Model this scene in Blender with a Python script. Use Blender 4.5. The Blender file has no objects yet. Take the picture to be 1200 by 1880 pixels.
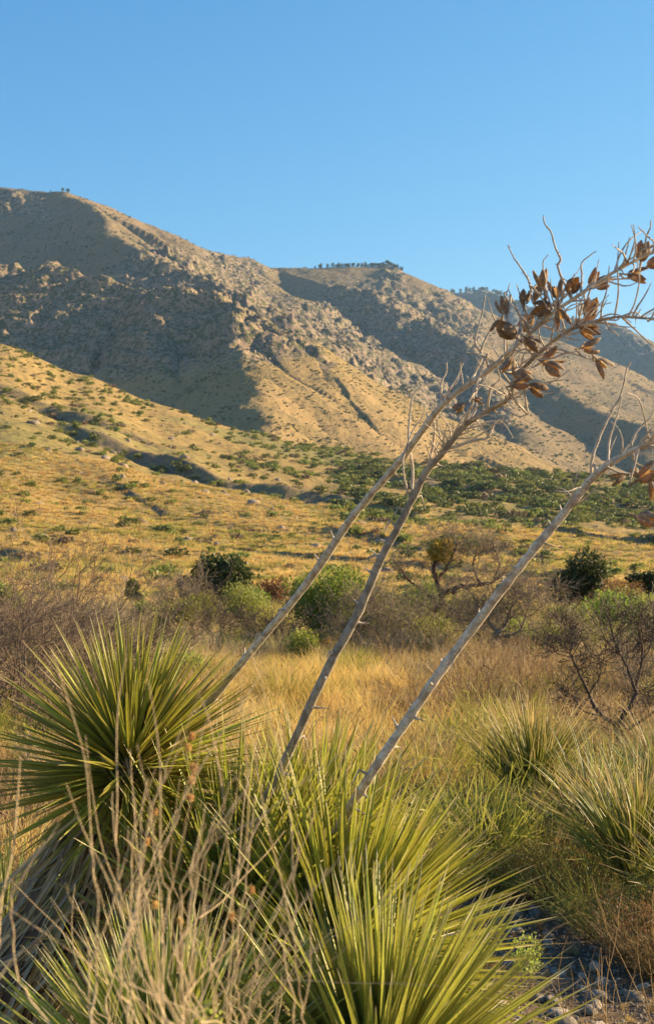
import bpy, math, random
import numpy as np
from mathutils import Vector, Matrix, Quaternion

SC = bpy.context.scene
COL = SC.collection
R = math.radians

# ------------------------------------------------------------------ camera, sky, sun, exposure
FP, HY, CAMZ = 2600.0, 1050.0, 1.9        # focal length in photo pixels, eye level row, eye height
cam_data = bpy.data.cameras.new('camera')
cam = bpy.data.objects.new('camera', cam_data); COL.objects.link(cam)
cam.location = (0, 0, CAMZ); cam.rotation_euler = (R(90), 0, 0)
cam_data.sensor_fit = 'VERTICAL'; cam_data.sensor_height = 23.6; cam_data.sensor_width = 23.6
cam_data.lens = FP / 1880 * 23.6
cam_data.shift_y = (HY - 940) / 1880
cam_data.clip_start = 0.05; cam_data.clip_end = 20000
cam_data.dof.use_dof = True; cam_data.dof.focus_distance = 6.5; cam_data.dof.aperture_fstop = 6.8
SC.camera = cam

SUN_AZ, SUN_EL = 72.0, 19.5                # degrees right of the view direction, above the horizon
sdir = Vector((math.sin(R(SUN_AZ)) * math.cos(R(SUN_EL)), math.cos(R(SUN_AZ)) * math.cos(R(SUN_EL)), math.sin(R(SUN_EL))))
world = bpy.data.worlds.new('World'); SC.world = world; world.use_nodes = True
wn = world.node_tree.nodes; wl = world.node_tree.links
bg = wn['Background']
sky = wn.new('ShaderNodeTexSky'); sky.sky_type = 'NISHITA'; sky.sun_disc = False
sky.sun_elevation = R(SUN_EL); sky.sun_rotation = R(SUN_AZ)
sky.air_density = 1.0; sky.dust_density = 0.3; sky.ozone_density = 3.0; sky.altitude = 1500
# the camera's saturated rendering of a clean blue sky, the same curve for the whole dome
_sep = wn.new('ShaderNodeSeparateColor'); _cmb = wn.new('ShaderNodeCombineColor'); wl.new(sky.outputs[0], _sep.inputs[0])
for _k, (_g, _a) in enumerate(((1.75, .60), (1.0, 1.27), (.6, 2.3))):
    _p = wn.new('ShaderNodeMath'); _p.operation = 'POWER'; _p.inputs[1].default_value = _g; wl.new(_sep.outputs[_k], _p.inputs[0])
    _q = wn.new('ShaderNodeMath'); _q.operation = 'MULTIPLY'; _q.inputs[1].default_value = _a; wl.new(_p.outputs[0], _q.inputs[0])
    _m = wn.new('ShaderNodeMath'); _m.operation = 'MINIMUM'; _m.inputs[1].default_value = 14; wl.new(_q.outputs[0], _m.inputs[0])
    wl.new(_m.outputs[0], _cmb.inputs[_k])
wl.new(_cmb.outputs[0], bg.inputs[0]); bg.inputs[1].default_value = 0.05
sun_d = bpy.data.lights.new('sun', 'SUN'); sun_d.energy = 5.0; sun_d.angle = R(0.55); sun_d.color = (1.0, 0.77, 0.47)
sun = bpy.data.objects.new('sun', sun_d); COL.objects.link(sun)
sun.rotation_euler = sdir.to_track_quat('Z', 'Y').to_euler(); sun.location = (200, 60, 90)
SC.view_settings.view_transform = 'Standard'; SC.view_settings.look = 'None'
SC.view_settings.exposure = 1.65; SC.view_settings.gamma = 1; SC.view_settings.use_curve_mapping = False
SC.cycles.use_denoising = True
SC.cycles.max_bounces = 7; SC.cycles.diffuse_bounces = 3; SC.cycles.transmission_bounces = 4
SC.cycles.transparent_max_bounces = 8; SC.cycles.volume_bounces = 0
SC.cycles.use_adaptive_sampling = True

# ------------------------------------------------------------------ helpers
def P(px, py, d):
    return Vector(((px - 600) / FP * d, d, CAMZ - (py - HY) / FP * d))

def tag(o, label=None, cat=None, group=None, kind=None):
    if label: o['label'] = label
    if cat: o['category'] = cat
    if group: o['group'] = group
    if kind: o['kind'] = kind
    return o

def mesh_np(name, V, F, mat=None, smooth=False, attrs=None):
    """mesh from vertex array V and face array F (n x 3 or n x 4), or a list of such arrays"""
    me = bpy.data.meshes.new(name)
    V = np.asarray(V, dtype=np.float32)
    Fs = [np.asarray(f, dtype=np.int32) for f in (F if isinstance(F, list) else [F])]
    Fs = [f for f in Fs if len(f)]
    me.vertices.add(len(V)); me.vertices.foreach_set('co', V.ravel())
    li = np.concatenate([f.ravel() for f in Fs]); tot = np.concatenate([np.full(len(f), f.shape[1], np.int32) for f in Fs])
    me.loops.add(len(li)); me.loops.foreach_set('vertex_index', li)
    me.polygons.add(len(tot))
    st = np.concatenate([[0], np.cumsum(tot)[:-1]]).astype(np.int32)
    me.polygons.foreach_set('loop_start', st); me.polygons.foreach_set('loop_total', tot)
    if smooth: me.polygons.foreach_set('use_smooth', np.ones(len(tot), dtype=bool))
    for k, a in (attrs or {}).items():
        at = me.attributes.new(k, 'FLOAT', 'POINT'); at.data.foreach_set('value', np.asarray(a, dtype=np.float32).ravel())
    me.update(calc_edges=True)
    if mat: me.materials.append(mat)
    return me

def obj(name, data, parent=None, loc=None):
    o = bpy.data.objects.new(name, data); COL.objects.link(o)
    if parent is not None: o.parent = parent
    if loc is not None: o.location = loc
    return o

def copy_tree(o, parent=None, keep=()):
    c = o.copy(); COL.objects.link(c)
    if parent is not None: c.parent = parent
    for ch in list(o.children): copy_tree(ch, c)
    return c

# gradient noise in numpy
_rs = np.random.RandomState(7)
_perm = _rs.permutation(4096); _perm = np.concatenate([_perm, _perm])
_ang = _rs.rand(4096) * 2 * np.pi; _gx, _gy = np.cos(_ang), np.sin(_ang)
def gnoise(x, y, seed=0):
    x = x + seed * 37.17; y = y + seed * 91.73
    xi = np.floor(x).astype(np.int64); yi = np.floor(y).astype(np.int64)
    xf = x - xi; yf = y - yi
    u = xf * xf * xf * (xf * (xf * 6 - 15) + 10); v = yf * yf * yf * (yf * (yf * 6 - 15) + 10)
    def g(ix, iy, fx, fy):
        h = _perm[(_perm[ix & 4095] + iy) & 4095]
        return _gx[h] * fx + _gy[h] * fy
    a = g(xi, yi, xf, yf); b = g(xi + 1, yi, xf - 1, yf); c = g(xi, yi + 1, xf, yf - 1); d = g(xi + 1, yi + 1, xf - 1, yf - 1)
    return ((a * (1 - u) + b * u) * (1 - v) + (c * (1 - u) + d * u) * v) * 1.5
def fbm(x, y, o=5, seed=0, gain=.5):
    s = 0; a = 1; t = 0
    for i in range(o):
        s = s + a * gnoise(x * 2 ** i, y * 2 ** i, seed + i); t += a; a *= gain
    return s / t
def ridged(x, y, o=4, seed=0, gain=.5):
    s = 0; a = 1; t = 0
    for i in range(o):
        s = s + a * (1 - np.abs(gnoise(x * 2 ** i, y * 2 ** i, seed + i)) * 2); t += a; a *= gain
    return s / t
def sst(a, b, x):
    t = np.clip((x - a) / (b - a), 0, 1); return t * t * (3 - 2 * t)

# ------------------------------------------------------------------ material helpers
class NT:
    def __init__(s, name):
        s.m = bpy.data.materials.new(name); s.m.use_nodes = True
        s.t = s.m.node_tree; s.t.nodes.clear()
        s.out = s.n('ShaderNodeOutputMaterial')
    def n(s, typ, **kw):
        nd = s.t.nodes.new(typ)
        for k, v in kw.items(): setattr(nd, k, v)
        return nd
    def l(s, a, b): s.t.links.new(a, b)
    def val(s, sock, v):
        if isinstance(v, bpy.types.NodeSocket): s.l(v, sock)
        else: sock.default_value = v
    def math(s, op, a, b=0.0, clamp=False):
        nd = s.n('ShaderNodeMath', operation=op, use_clamp=clamp); s.val(nd.inputs[0], a); s.val(nd.inputs[1], b); return nd.outputs[0]
    def mix(s, f, a, b, blend='MIX'):
        nd = s.n('ShaderNodeMix', data_type='RGBA', blend_type=blend)
        s.val(nd.inputs[0], f)
        for sock, v in ((nd.inputs[6], a), (nd.inputs[7], b)):
            if not isinstance(v, bpy.types.NodeSocket): v = tuple(v) + (1,) if len(v) == 3 else v
            s.val(sock, v)
        return nd.outputs[2]
    def noise(s, scale, detail=4, rough=.55, vec=None, dist=0):
        nd = s.n('ShaderNodeTexNoise'); nd.inputs['Scale'].default_value = scale; nd.inputs['Detail'].default_value = detail
        nd.inputs['Roughness'].default_value = rough; nd.inputs['Distortion'].default_value = dist
        if vec is not None: s.l(vec, nd.inputs['Vector'])
        return nd.outputs['Fac']
    def ramp(s, v, lo, hi):
        nd = s.n('ShaderNodeMapRange', interpolation_type='SMOOTHSTEP'); s.val(nd.inputs[0], v); nd.inputs[1].default_value = lo; nd.inputs[2].default_value = hi
        return nd.outputs[0]
    def attr(s, name):
        return s.n('ShaderNodeAttribute', attribute_name=name).outputs['Fac']
    def bump(s, h, strength, dist):
        nd = s.n('ShaderNodeBump'); nd.inputs['Strength'].default_value = strength; nd.inputs['Distance'].default_value = dist
        s.l(h, nd.inputs['Height']); return nd.outputs[0]
    def finish(s, col, rough=.9, normal=None, transl=0, spec=.2, tcol=None):
        p = s.n('ShaderNodeBsdfPrincipled'); s.val(p.inputs['Base Color'], col if isinstance(col, bpy.types.NodeSocket) else tuple(col) + (1,))
        s.val(p.inputs['Roughness'], rough); p.inputs['Specular IOR Level'].default_value = spec
        if normal is not None: s.l(normal, p.inputs['Normal'])
        sh = p.outputs[0]
        if transl:
            t = s.n('ShaderNodeBsdfTranslucent'); c = tcol or col
            s.val(t.inputs[0], c if isinstance(c, bpy.types.NodeSocket) else tuple(c) + (1,))
            mx = s.n('ShaderNodeMixShader'); s.val(mx.inputs[0], transl); s.l(sh, mx.inputs[1]); s.l(t.outputs[0], mx.inputs[2]); sh = mx.outputs[0]
        s.l(sh, s.out.inputs[0]); return s.m

# ------------------------------------------------------------------ terrain materials
def mat_mountain(name, grass, grass2, rock, rock2, shrub, shr_amt=.5, sc=1.0):
    t = NT(name)
    pos = t.n('ShaderNodeNewGeometry').outputs['Position']
    rk = t.attr('rock')
    n1 = t.noise(.012 * sc, 6, .6, pos); n2 = t.noise(.11 * sc, 6, .65, pos); n3 = t.noise(.5 * sc, 4, .7, pos)
    g = t.mix(t.ramp(n1, .35, .65), grass, grass2)
    g = t.mix(t.math('MULTIPLY', t.ramp(n3, .35, .7), .65), g, (grass[0] * .45, grass[1] * .45, grass[2] * .45))
    wv = t.n('ShaderNodeVectorMath', operation='ADD'); nz = t.n('ShaderNodeTexNoise'); nz.inputs['Scale'].default_value = .12; nz.inputs['Detail'].default_value = 4; t.l(pos, nz.inputs['Vector'])
    sc3 = t.n('ShaderNodeVectorMath', operation='SCALE'); sc3.inputs['Scale'].default_value = 9; t.l(nz.outputs['Color'], sc3.inputs[0]); t.l(pos, wv.inputs[0]); t.l(sc3.outputs[0], wv.inputs[1]); pos = wv.outputs[0]
    vor = t.n('ShaderNodeTexVoronoi'); vor.inputs['Scale'].default_value = .22 * sc; t.l(pos, vor.inputs['Vector'])
    wob = t.math('ADD', vor.outputs['Distance'], t.math('MULTIPLY', n2, .5))
    dots = t.math('SUBTRACT', 1, t.ramp(wob, .40, .52))
    dots = t.math('MULTIPLY', dots, t.ramp(n1, .66 - shr_amt * .4, .78 - shr_amt * .4))
    g = t.mix(dots, g, shrub)
    r = t.mix(t.ramp(n2, .3, .7), rock, rock2)
    # pale boulders and dark cracks
    v2 = t.n('ShaderNodeTexVoronoi'); v2.inputs['Scale'].default_value = .42 * sc; t.l(pos, v2.inputs['Vector'])
    r = t.mix(t.math('MULTIPLY', t.math('SUBTRACT', 1, t.ramp(v2.outputs['Distance'], .15, .35)), .5), r, (rock2[0] * 1.5, rock2[1] * 1.5, rock2[2] * 1.5))
    v3 = t.n('ShaderNodeTexVoronoi'); v3.inputs['Scale'].default_value = .40 * sc; t.l(pos, v3.inputs['Vector'])
    cell = t.n('ShaderNodeSeparateColor'); t.l(v3.outputs['Color'], cell.inputs[0])
    r = t.mix(t.math('MULTIPLY', t.ramp(cell.outputs[0], .45, .7), .85), r, shrub)
    edge = t.math('ADD', rk, t.math('MULTIPLY', t.math('SUBTRACT', n3, .5), .7))
    c = t.mix(t.ramp(edge, .35, .6), g, r)
    h = t.math('ADD', t.math('MULTIPLY', n3, .6), n2)
    return t.finish(c, .95, t.bump(h, .8, 2.5), spec=.1)

GOLD = (.40, .27, .09); GOLD2 = (.26, .19, .065)
M_C = mat_mountain('spur_slope', (.37, .25, .105), (.30, .215, .085), (.22, .155, .10), (.33, .235, .145), (.075, .085, .03), .6)
M_D = mat_mountain('mountain_slope', (.27, .19, .10), (.22, .165, .085), (.195, .145, .095), (.30, .22, .145), (.06, .07, .03), .7, .8)
M_E = mat_mountain('far_ridge_slope', (.22, .165, .10), (.16, .135, .08), (.16, .135, .115), (.24, .19, .15), (.05, .065, .03), .9, .6)

def mat_hill():
    t = NT('hillside_dry_grass')
    pos = t.n('ShaderNodeNewGeometry').outputs['Position']
    n0 = t.noise(.009, 5, .6, pos); n1 = t.noise(.05, 5, .6, pos); n2 = t.noise(.4, 5, .65, pos); n3 = t.noise(2.3, 4, .7, pos)
    c = t.mix(t.ramp(n1, .35, .68), GOLD, (.33, .225, .075))
    c = t.mix(t.math('MULTIPLY', t.ramp(n0, .45, .60), .75), c, (.235, .22, .065))
    c = t.mix(t.math('MULTIPLY', t.ramp(n2, .42, .66), .8), c, (.15, .105, .045))
    c = t.mix(t.math('MULTIPLY', t.ramp(n3, .5, .68), .55), c, (.11, .09, .04))
    bare = t.attr('rock')
    c = t.mix(t.math('MULTIPLY', bare, t.ramp(n2, .35, .5)), c, t.mix(t.ramp(n3, .4, .6), (.13, .095, .06), (.27, .20, .13)))
    h = t.math('ADD', t.math('MULTIPLY', n3, .35), n2)
    return t.finish(c, .95, t.bump(h, .9, .8), spec=.1)
M_HILL = mat_hill()

# ------------------------------------------------------------------ hillside surface (also used to stand things on it)
_hx = np.array([-900, -300, 0, 150, 300, 450, 600, 750, 900, 1050, 1200, 2000.])
_hd = np.array([60, 90, 140, 200, 280, 380, 500, 600.])
_hp = np.array([   # photo row of the surface at each column and depth
    [1132, 1100, 1025, 925, 805, 680, 560, 480],
    [1132, 1100, 1030, 940, 835, 725, 620, 555],
    [1132, 1100, 1037, 960, 870, 780, 690, 632],
    [1132, 1100, 1043, 975, 895, 815, 742, 692],
    [1132, 1100, 1050, 990, 925, 855, 793, 748],
    [1132, 1100, 1055, 1000, 943, 885, 828, 790],
    [1132, 1100, 1058, 1008, 960, 908, 858, 823],
    [1132, 1100, 1060, 1016, 972, 926, 880, 846],
    [1132, 1100, 1062, 1022, 984, 942, 898, 862],
    [1132, 1100, 1064, 1030, 994, 956, 912, 872],
    [1132, 1100, 1066, 1036, 1004, 968, 922, 880],
    [1132, 1100, 1075, 1050, 1022, 992, 955, 920]])
_hz = CAMZ + (HY - _hp) * _hd[None, :] / FP
def _interp2(px, d):
    j = np.clip(np.searchsorted(_hd, d) - 1, 0, len(_hd) - 2); i = np.clip(np.searchsorted(_hx, px) - 1, 0, len(_hx) - 2)
    u = np.clip((px - _hx[i]) / (_hx[i + 1] - _hx[i]), 0, 1); v = np.clip((d - _hd[j]) / (_hd[j + 1] - _hd[j]), 0, 1)
    u = u * u * (3 - 2 * u) * .5 + u * .5
    return (_hz[i, j] * (1 - u) + _hz[i + 1, j] * u) * (1 - v) + (_hz[i, j + 1] * (1 - u) + _hz[i + 1, j + 1] * u) * v
_steps = [  # banks: photo columns, depths of their foot, height, width of the bank, decay behind it
    ([100, 150, 300, 450, 600, 760, 800], [395, 388, 372, 345, 335, 322, 318], 3.3, 6, 60),
    ([170, 215, 300, 350], [300, 290, 262, 252], .7, 4, 40),
    ([370, 400, 480, 640, 900, 960], [205, 200, 182, 160, 147, 143], 1.0, 3, 30),
    ([960, 1010, 1100, 1250, 1600], [330, 300, 268, 240, 215], 3.0, 6, 50),
    ([-500, -100, 30, 90], [165, 158, 150, 148], 1.1, 3, 30),
    ([-400, 0, 110, 240, 330], [470, 455, 440, 425, 415], 3.0, 8, 60),
    ([560, 620, 800, 1000, 1060], [245, 236, 215, 205, 200], 1.2, 4, 40),
    ([620, 680, 900, 1150, 1500], [470, 458, 440, 425, 410], 3.0, 8, 60),
]
def hill_z(x, y, detail=True):
    x = np.asarray(x, float); y = np.asarray(y, float)
    px = 600 + FP * x / np.maximum(y, 1)
    wob = fbm(x / 60, y / 60, 3, 41)
    d = y
    z = _interp2(px, np.minimum(d, 600)) - np.maximum(d - 600, 0) * .2
    rock = np.zeros_like(z)
    f = sst(90, 180, d)
    for k, (xs, ds, A, w, dec) in enumerate(_steps):
        ln = np.interp(px, xs, ds) + wob * dec * .13 + gnoise(x / 14, y / 14, 70 + k) * w * .3
        s = d - ln
        win = sst(xs[0], xs[1], px) * (1 - sst(xs[-2], xs[-1], px)) * (.75 + .5 * gnoise(x / 35, y / 35, 80 + k))
        up = sst(-w * .5, w * .5, s) * np.exp(-np.maximum(s, 0) / dec)
        dn = -.35 * np.exp(-(np.maximum(-s, 0) / (dec * .4)) ** 1) * (1 - sst(-w * .5, w * .5, s))
        z = z + A * win * (up + dn)
        rock = np.maximum(rock, win * np.exp(-(s / (w * .8)) ** 2))
    amp = sst(60, 260, d)
    z = z + amp * (fbm(x / 75, y / 75, 3, 3) * 3.2 + fbm(x / 16, y / 16, 4, 9) * 1.0)
    z = z + fbm(x / 5, y / 5, 3, 5) * .12 * sst(3, 30, d)
    if detail: z = z + amp * ridged(x / 9, y / 9, 3, 19) * .3
    return z, rock
def hz(x, y): return float(hill_z(np.array([x]), np.array([y]), False)[0][0])
def hill_pt(px, d):
    x = (px - 600) / FP * d
    return Vector((x, d, hz(x, d)))
def depth_of(px, py, lo=60, hi=600):
    """depth at which the hillside is seen at this pixel"""
    ds = np.geomspace(lo, hi, 400); x = (px - 600) / FP * ds
    z, _ = hill_z(x, ds, False); rows = HY - (z - CAMZ) * FP / ds
    k = np.argmax(rows <= py); return float(ds[k]) if rows.min() <= py else float(ds[np.argmin(rows)])

def near_z(x, y):
    x = np.asarray(x, float); y = np.asarray(y, float)
    n = fbm(x / 2.2, y / 2.2, 4, 15) * .07 + fbm(x / 12, y / 12, 2, 16) * .12
    # the shallow stony wash at the lower right
    cx = 1.35 + (y - 6) * .05
    w = np.exp(-((x - cx) / .8) ** 2) * (1 - sst(9, 11, y)) * sst(1, 4, y)
    z = n * (1 - .7 * w) - .12 * w
    hzv, _ = hill_z(x, y, False)
    k = sst(45, 62, y)
    return z * (1 - k) + hzv * k
def gz(x, y):
    return float(near_z(np.array([x]), np.array([y]))[0]) if y < 75 else hz(x, y)

def grid_faces(nr, nc):
    i = np.arange(nr - 1)[:, None] * nc + np.arange(nc - 1)[None, :]
    i = i.ravel(); return np.stack([i, i + 1, i + nc + 1, i + nc], 1)

COLS = np.concatenate([np.linspace(-900, -40, 50, endpoint=False), np.arange(-40, 1240, 2.7), np.linspace(1240, 2100, 50)])
def polar(name, ds, fn, mat, cols=COLS, label=None):
    px, d = np.meshgrid(cols, ds)
    x = (px - 600) / FP * d; y = d
    z, rk = fn(x, y)
    V = np.stack([x, y, z], -1).reshape(-1, 3)
    F = grid_faces(len(ds), len(cols))
    me = mesh_np(name, V, F, mat, smooth=True, attrs={'rock': rk})
    o = obj(name, me); tag(o, kind='structure', label=label); return o

o = polar('hillside', np.geomspace(70, 860, 400), hill_z, M_HILL)

# ------------------------------------------------------------------ mountains: ridge lines with falling flanks
def ridge_field(ridges, x, y, seed, warp=38, wl_=240):
    wx = x + fbm(x / wl_, y / wl_, 4, seed) * warp; wy = y + fbm(x / wl_, y / wl_, 4, seed + 20) * warp
    best = np.full(x.shape, -1e9); along = np.zeros(x.shape); dist = np.zeros(x.shape)
    for rid, (pts, sl, base) in enumerate(ridges):
        Q = [P(*p) for p in pts]; acc = rid * 971.0
        for a, b in zip(Q[:-1], Q[1:]):
            ex, ey = b.x - a.x, b.y - a.y; L2 = ex * ex + ey * ey; L = math.sqrt(L2)
            t = np.clip(((wx - a.x) * ex + (wy - a.y) * ey) / L2, 0, 1)
            dd = np.hypot(wx - a.x - t * ex, wy - a.y - t * ey)
            side = (wx - a.x) * ey - (wy - a.y) * ex       # > 0 on the right of the line as it runs
            s = np.where(side > 0, sl[0], sl[1])
            dr = np.sqrt(dd * dd + 64) - 8
            zz = a.z + (b.z - a.z) * t - s * dr * (1 - .10 * sst(60, 420, dr))
            m = zz > best
            best = np.where(m, zz, best); along = np.where(m, acc + t * L, along); dist = np.where(m, dr, dist)
            acc += L
    return best, along, dist

def mountain_fn(ridges, seed, rockiness, rib=1.0, S=1.0):
    def fn(x, y):
        z, al, ds = ridge_field(ridges, x, y, seed)
        # ribs and gullies running down the flanks
        g = ridged(al / (70 * S), ds / (420 * S), 3, seed + 3)
        grow = sst(5, 120 * S, ds)
        gr = (g - .45) * 26 * S * grow
        px = 600 + FP * x / y; py = HY - (z - CAMZ) * FP / y
        rk = rockiness(px, py, x, y, z, al, ds)
        rk = np.clip(rk + fbm(x / 90, y / 90, 4, seed + 5) * .55, 0, 1)
        m = sst(.4, .9, rk)
        z = z + rib * gr * (.35 + .65 * m)
        # cliff bands: the height steepened in steps
        H = 21 * S; o = fbm(x / 110, y / 110, 5, seed + 8) * 50 * S
        q = (z + o) / H; fr = q - np.floor(q)
        zt = (np.floor(q) + sst(.22, .78, fr)) * H - o
        z = z * (1 - .7 * m) + zt * .7 * m
        c = ridged(x / (11 * S), y / (20 * S), 4, seed + 11, .7)
        z = z + m * (c - .35) * 3.0 * S + m * (ridged(al / (17 * S), ds / (150 * S), 3, seed + 17, .6) - .4) * 8 * S * grow
        z = z + fbm(x / 26, y / 26, 5, seed + 14, .7) * (2.6 + 1.6 * m) + fbm(x / 7, y / 7, 2, seed + 31) * (.5 + 1.0 * m)
        return z, rk
    return fn

FNS = {}
def box(px, py, x0, x1, y0, y1, f=30):
    return sst(x0 - f, x0 + f, px) * (1 - sst(x1 - f, x1 + f, px)) * sst(y0 - f, y0 + f, py) * (1 - sst(y1 - f, y1 + f, py))

RC = [
    ([(-900, 420, 1650), (-300, 440, 1480), (0, 474, 1360), (60, 494, 1340), (110, 486, 1310), (190, 516, 1270), (260, 540, 1240), (400, 545, 1180),
      (470, 582, 1120), (540, 642, 1050), (596, 688, 1000)], (.70, .60), 0),
    ([(425, 556, 1160), (440, 600, 1060), (462, 670, 960), (492, 740, 860), (530, 815, 750)], (.70, .58), 0),
    ([(255, 538, 1240), (270, 610, 1120), (300, 690, 1000)], (.75, .75), 0),
]
def rockC(px, py, x, y, z, al, ds):
    # crags under the crest; the lower flank is a smooth grassy talus
    lim = np.interp(px, [-900, 0, 200, 400, 520, 600, 700], [640, 690, 730, 700, 690, 700, 640])
    a = 1 - sst(lim - 70, lim + 40, py)
    flank = sst(430, 620, px) * sst(20, 70, ds)
    return a * .95 * (1 - flank * .85) - .05
o = polar('rocky_spur', np.concatenate([np.arange(640, 900, 3.4), np.arange(900, 1440, 2.1), np.arange(1440, 1700, 12)]), FNS.setdefault('C', mountain_fn(RC, 100, rockC, .8)), M_C)

RD = [
    ([(-900, 330, 2600), (-300, 330, 2300), (0, 343, 2150), (120, 350, 2100), (200, 377, 2150), (250, 402, 2200)], (.76, .60), 0),
    ([(250, 402, 2200), (330, 442, 2300), (400, 470, 2400),
      (500, 491, 2500), (570, 493, 2500), (640, 489, 2500), (700, 488, 2520), (728, 497, 2530), (742, 520, 2550)], (.57, .60), 0),
    ([(742, 520, 2550), (786, 541, 2500), (873, 577, 2400), (1010, 645, 2300), (1130, 720, 2200), (1400, 860, 2000)], (.78, .62), 0),
    ([(112, 352, 2110), (185, 400, 1870), (250, 462, 1640), (330, 505, 1540), (400, 535, 1450)], (.72, .60), 0),
    ([(500, 495, 2500), (600, 520, 2250), (675, 536, 2120), (762, 577, 1960), (815, 618, 1860), (873, 653, 1760), (960, 690, 1700), (1025, 712, 1650),
      (1083, 742, 1600), (1182, 789, 1500), (1500, 900, 1350)], (.72, .60), 0),
    ([(860, 650, 1770), (900, 725, 1560), (930, 770, 1400), (955, 815, 1260), (968, 862, 1120)], (.70, .55), 0),
    ([(600, 520, 2250), (600, 620, 1950), (620, 700, 1700)], (.70, .60), 0),
    ([(330, 445, 2300), (400, 520, 1950), (470, 600, 1700)], (.70, .55), 0),
]
def rockD(px, py, x, y, z, al, ds):
    a = .25 + .0 * px
    a = a + .75 * box(px, py, 230, 480, 470, 600) + .8 * box(px, py, 480, 880, 560, 760)
    a = a + .6 * box(px, py, 700, 742, 480, 530, 10) + .5 * box(px, py, -400, 90, 350, 400, 15)
    a = a + .55 * box(px, py, 600, 880, 520, 640, 20) + .7 * box(px, py, 780, 935, 720, 800, 15) - .8 * box(px, py, 960, 1300, 700, 900, 25)
    return a
o = polar('main_mountain', np.concatenate([np.arange(1060, 1900, 3.6), np.arange(1900, 2640, 4.2), np.arange(2640, 3000, 25)]), FNS.setdefault('D', mountain_fn(RD, 200, rockD, .9, 1.25)), M_D)

RE = [
    ([(560, 560, 5200), (700, 548, 4700), (790, 542, 4400), (890, 535, 4000), (925, 548, 3900), (965, 560, 3800), (1050, 588, 3600), (1110, 592, 3450), (1150, 608, 3300),
      (1200, 640, 3150), (1300, 700, 3000), (1700, 800, 2800)], (.70, .60), 0),
    ([(925, 545, 3900), (960, 620, 3500), (1010, 680, 3150), (1060, 730, 2900)], (.70, .60), 0),
    ([(1060, 588, 3580), (1110, 680, 3150), (1180, 740, 2850)], (.70, .60), 0),
]
def rockE(px, py, x, y, z, al, ds):
    return .15 + .8 * np.exp(-ds / 60)
o = polar('far_ridge', np.concatenate([np.arange(2250, 4050, 6.5), np.arange(4050, 5400, 25)]), FNS.setdefault('E', mountain_fn(RE, 300, rockE, 1.0, 1.7)), M_E,
          cols=np.concatenate([np.linspace(300, 640, 20, endpoint=False), np.arange(640, 1240, 2.7), np.linspace(1240, 2100, 60)]))

# ------------------------------------------------------------------ the blue air
def make_haze():
    V = np.array([(x, y, z) for z in (-9, 960) for y in (-60, 5900) for x in (-2600, 2600)], float)
    F = np.array([(0, 2, 3, 1), (4, 5, 7, 6), (0, 1, 5, 4), (2, 6, 7, 3), (0, 4, 6, 2), (1, 3, 7, 5)])
    m = bpy.data.materials.new('haze'); m.use_nodes = True; t = m.node_tree; t.nodes.clear()
    out = t.nodes.new('ShaderNodeOutputMaterial'); pv = t.nodes.new('ShaderNodeVolumePrincipled')
    pv.inputs['Color'].default_value = (.42, .68, 1, 1); pv.inputs['Density'].default_value = 0.52e-4; pv.inputs['Anisotropy'].default_value = .2
    t.links.new(pv.outputs[0], out.inputs['Volume'])
    tag(obj('haze', mesh_np('haze', V, F, m)), kind='stuff', label='thin bluish haze in the valley air')
make_haze()

# ------------------------------------------------------------------ plant geometry helpers
def nrm(v): return v / max(np.linalg.norm(v), 1e-9)
def tube_np(pts, rad, k=5):
    pts = np.asarray(pts, float); rad = np.asarray(rad, float); n = len(pts)
    t = np.gradient(pts, axis=0); t /= np.linalg.norm(t, axis=1)[:, None] + 1e-9
    ref = np.array([.31, .87, .38]) if abs(t[0] @ np.array([.31, .87, .38])) < .9 else np.array([1., 0, 0])
    u = np.cross(t, ref); u /= np.linalg.norm(u, axis=1)[:, None] + 1e-9; v = np.cross(t, u)
    a = np.arange(k) * 2 * np.pi / k
    V = pts[:, None] + rad[:, None, None] * (np.cos(a)[None, :, None] * u[:, None] + np.sin(a)[None, :, None] * v[:, None])
    i = (np.arange(n - 1)[:, None] * k + np.arange(k)[None]); j = (np.arange(n - 1)[:, None] * k + (np.arange(k)[None] + 1) % k)
    F = np.stack([i, j, j + k, i + k], -1).reshape(-1, 4)
    return V.reshape(-1, 3), F
class Acc:
    def __init__(s): s.V = []; s.F = []; s.n = 0; s.A = {}
    def add(s, V, F, **at):
        s.V.append(V); s.F.append(np.asarray(F) + s.n); s.n += len(V)
        for k, a in at.items(): s.A.setdefault(k, []).append(np.broadcast_to(np.asarray(a, float), (len(V),)))
    def mesh(s, name, mat, smooth=False):
        return mesh_np(name, np.concatenate(s.V), [f for f in s.F if f.shape[1] == 4 and len(f)] + [f for f in s.F if f.shape[1] == 3 and len(f)] if any(f.shape[1] == 3 for f in s.F) else np.concatenate(s.F), mat, smooth, {k: np.concatenate(a) for k, a in s.A.items()})

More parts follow.
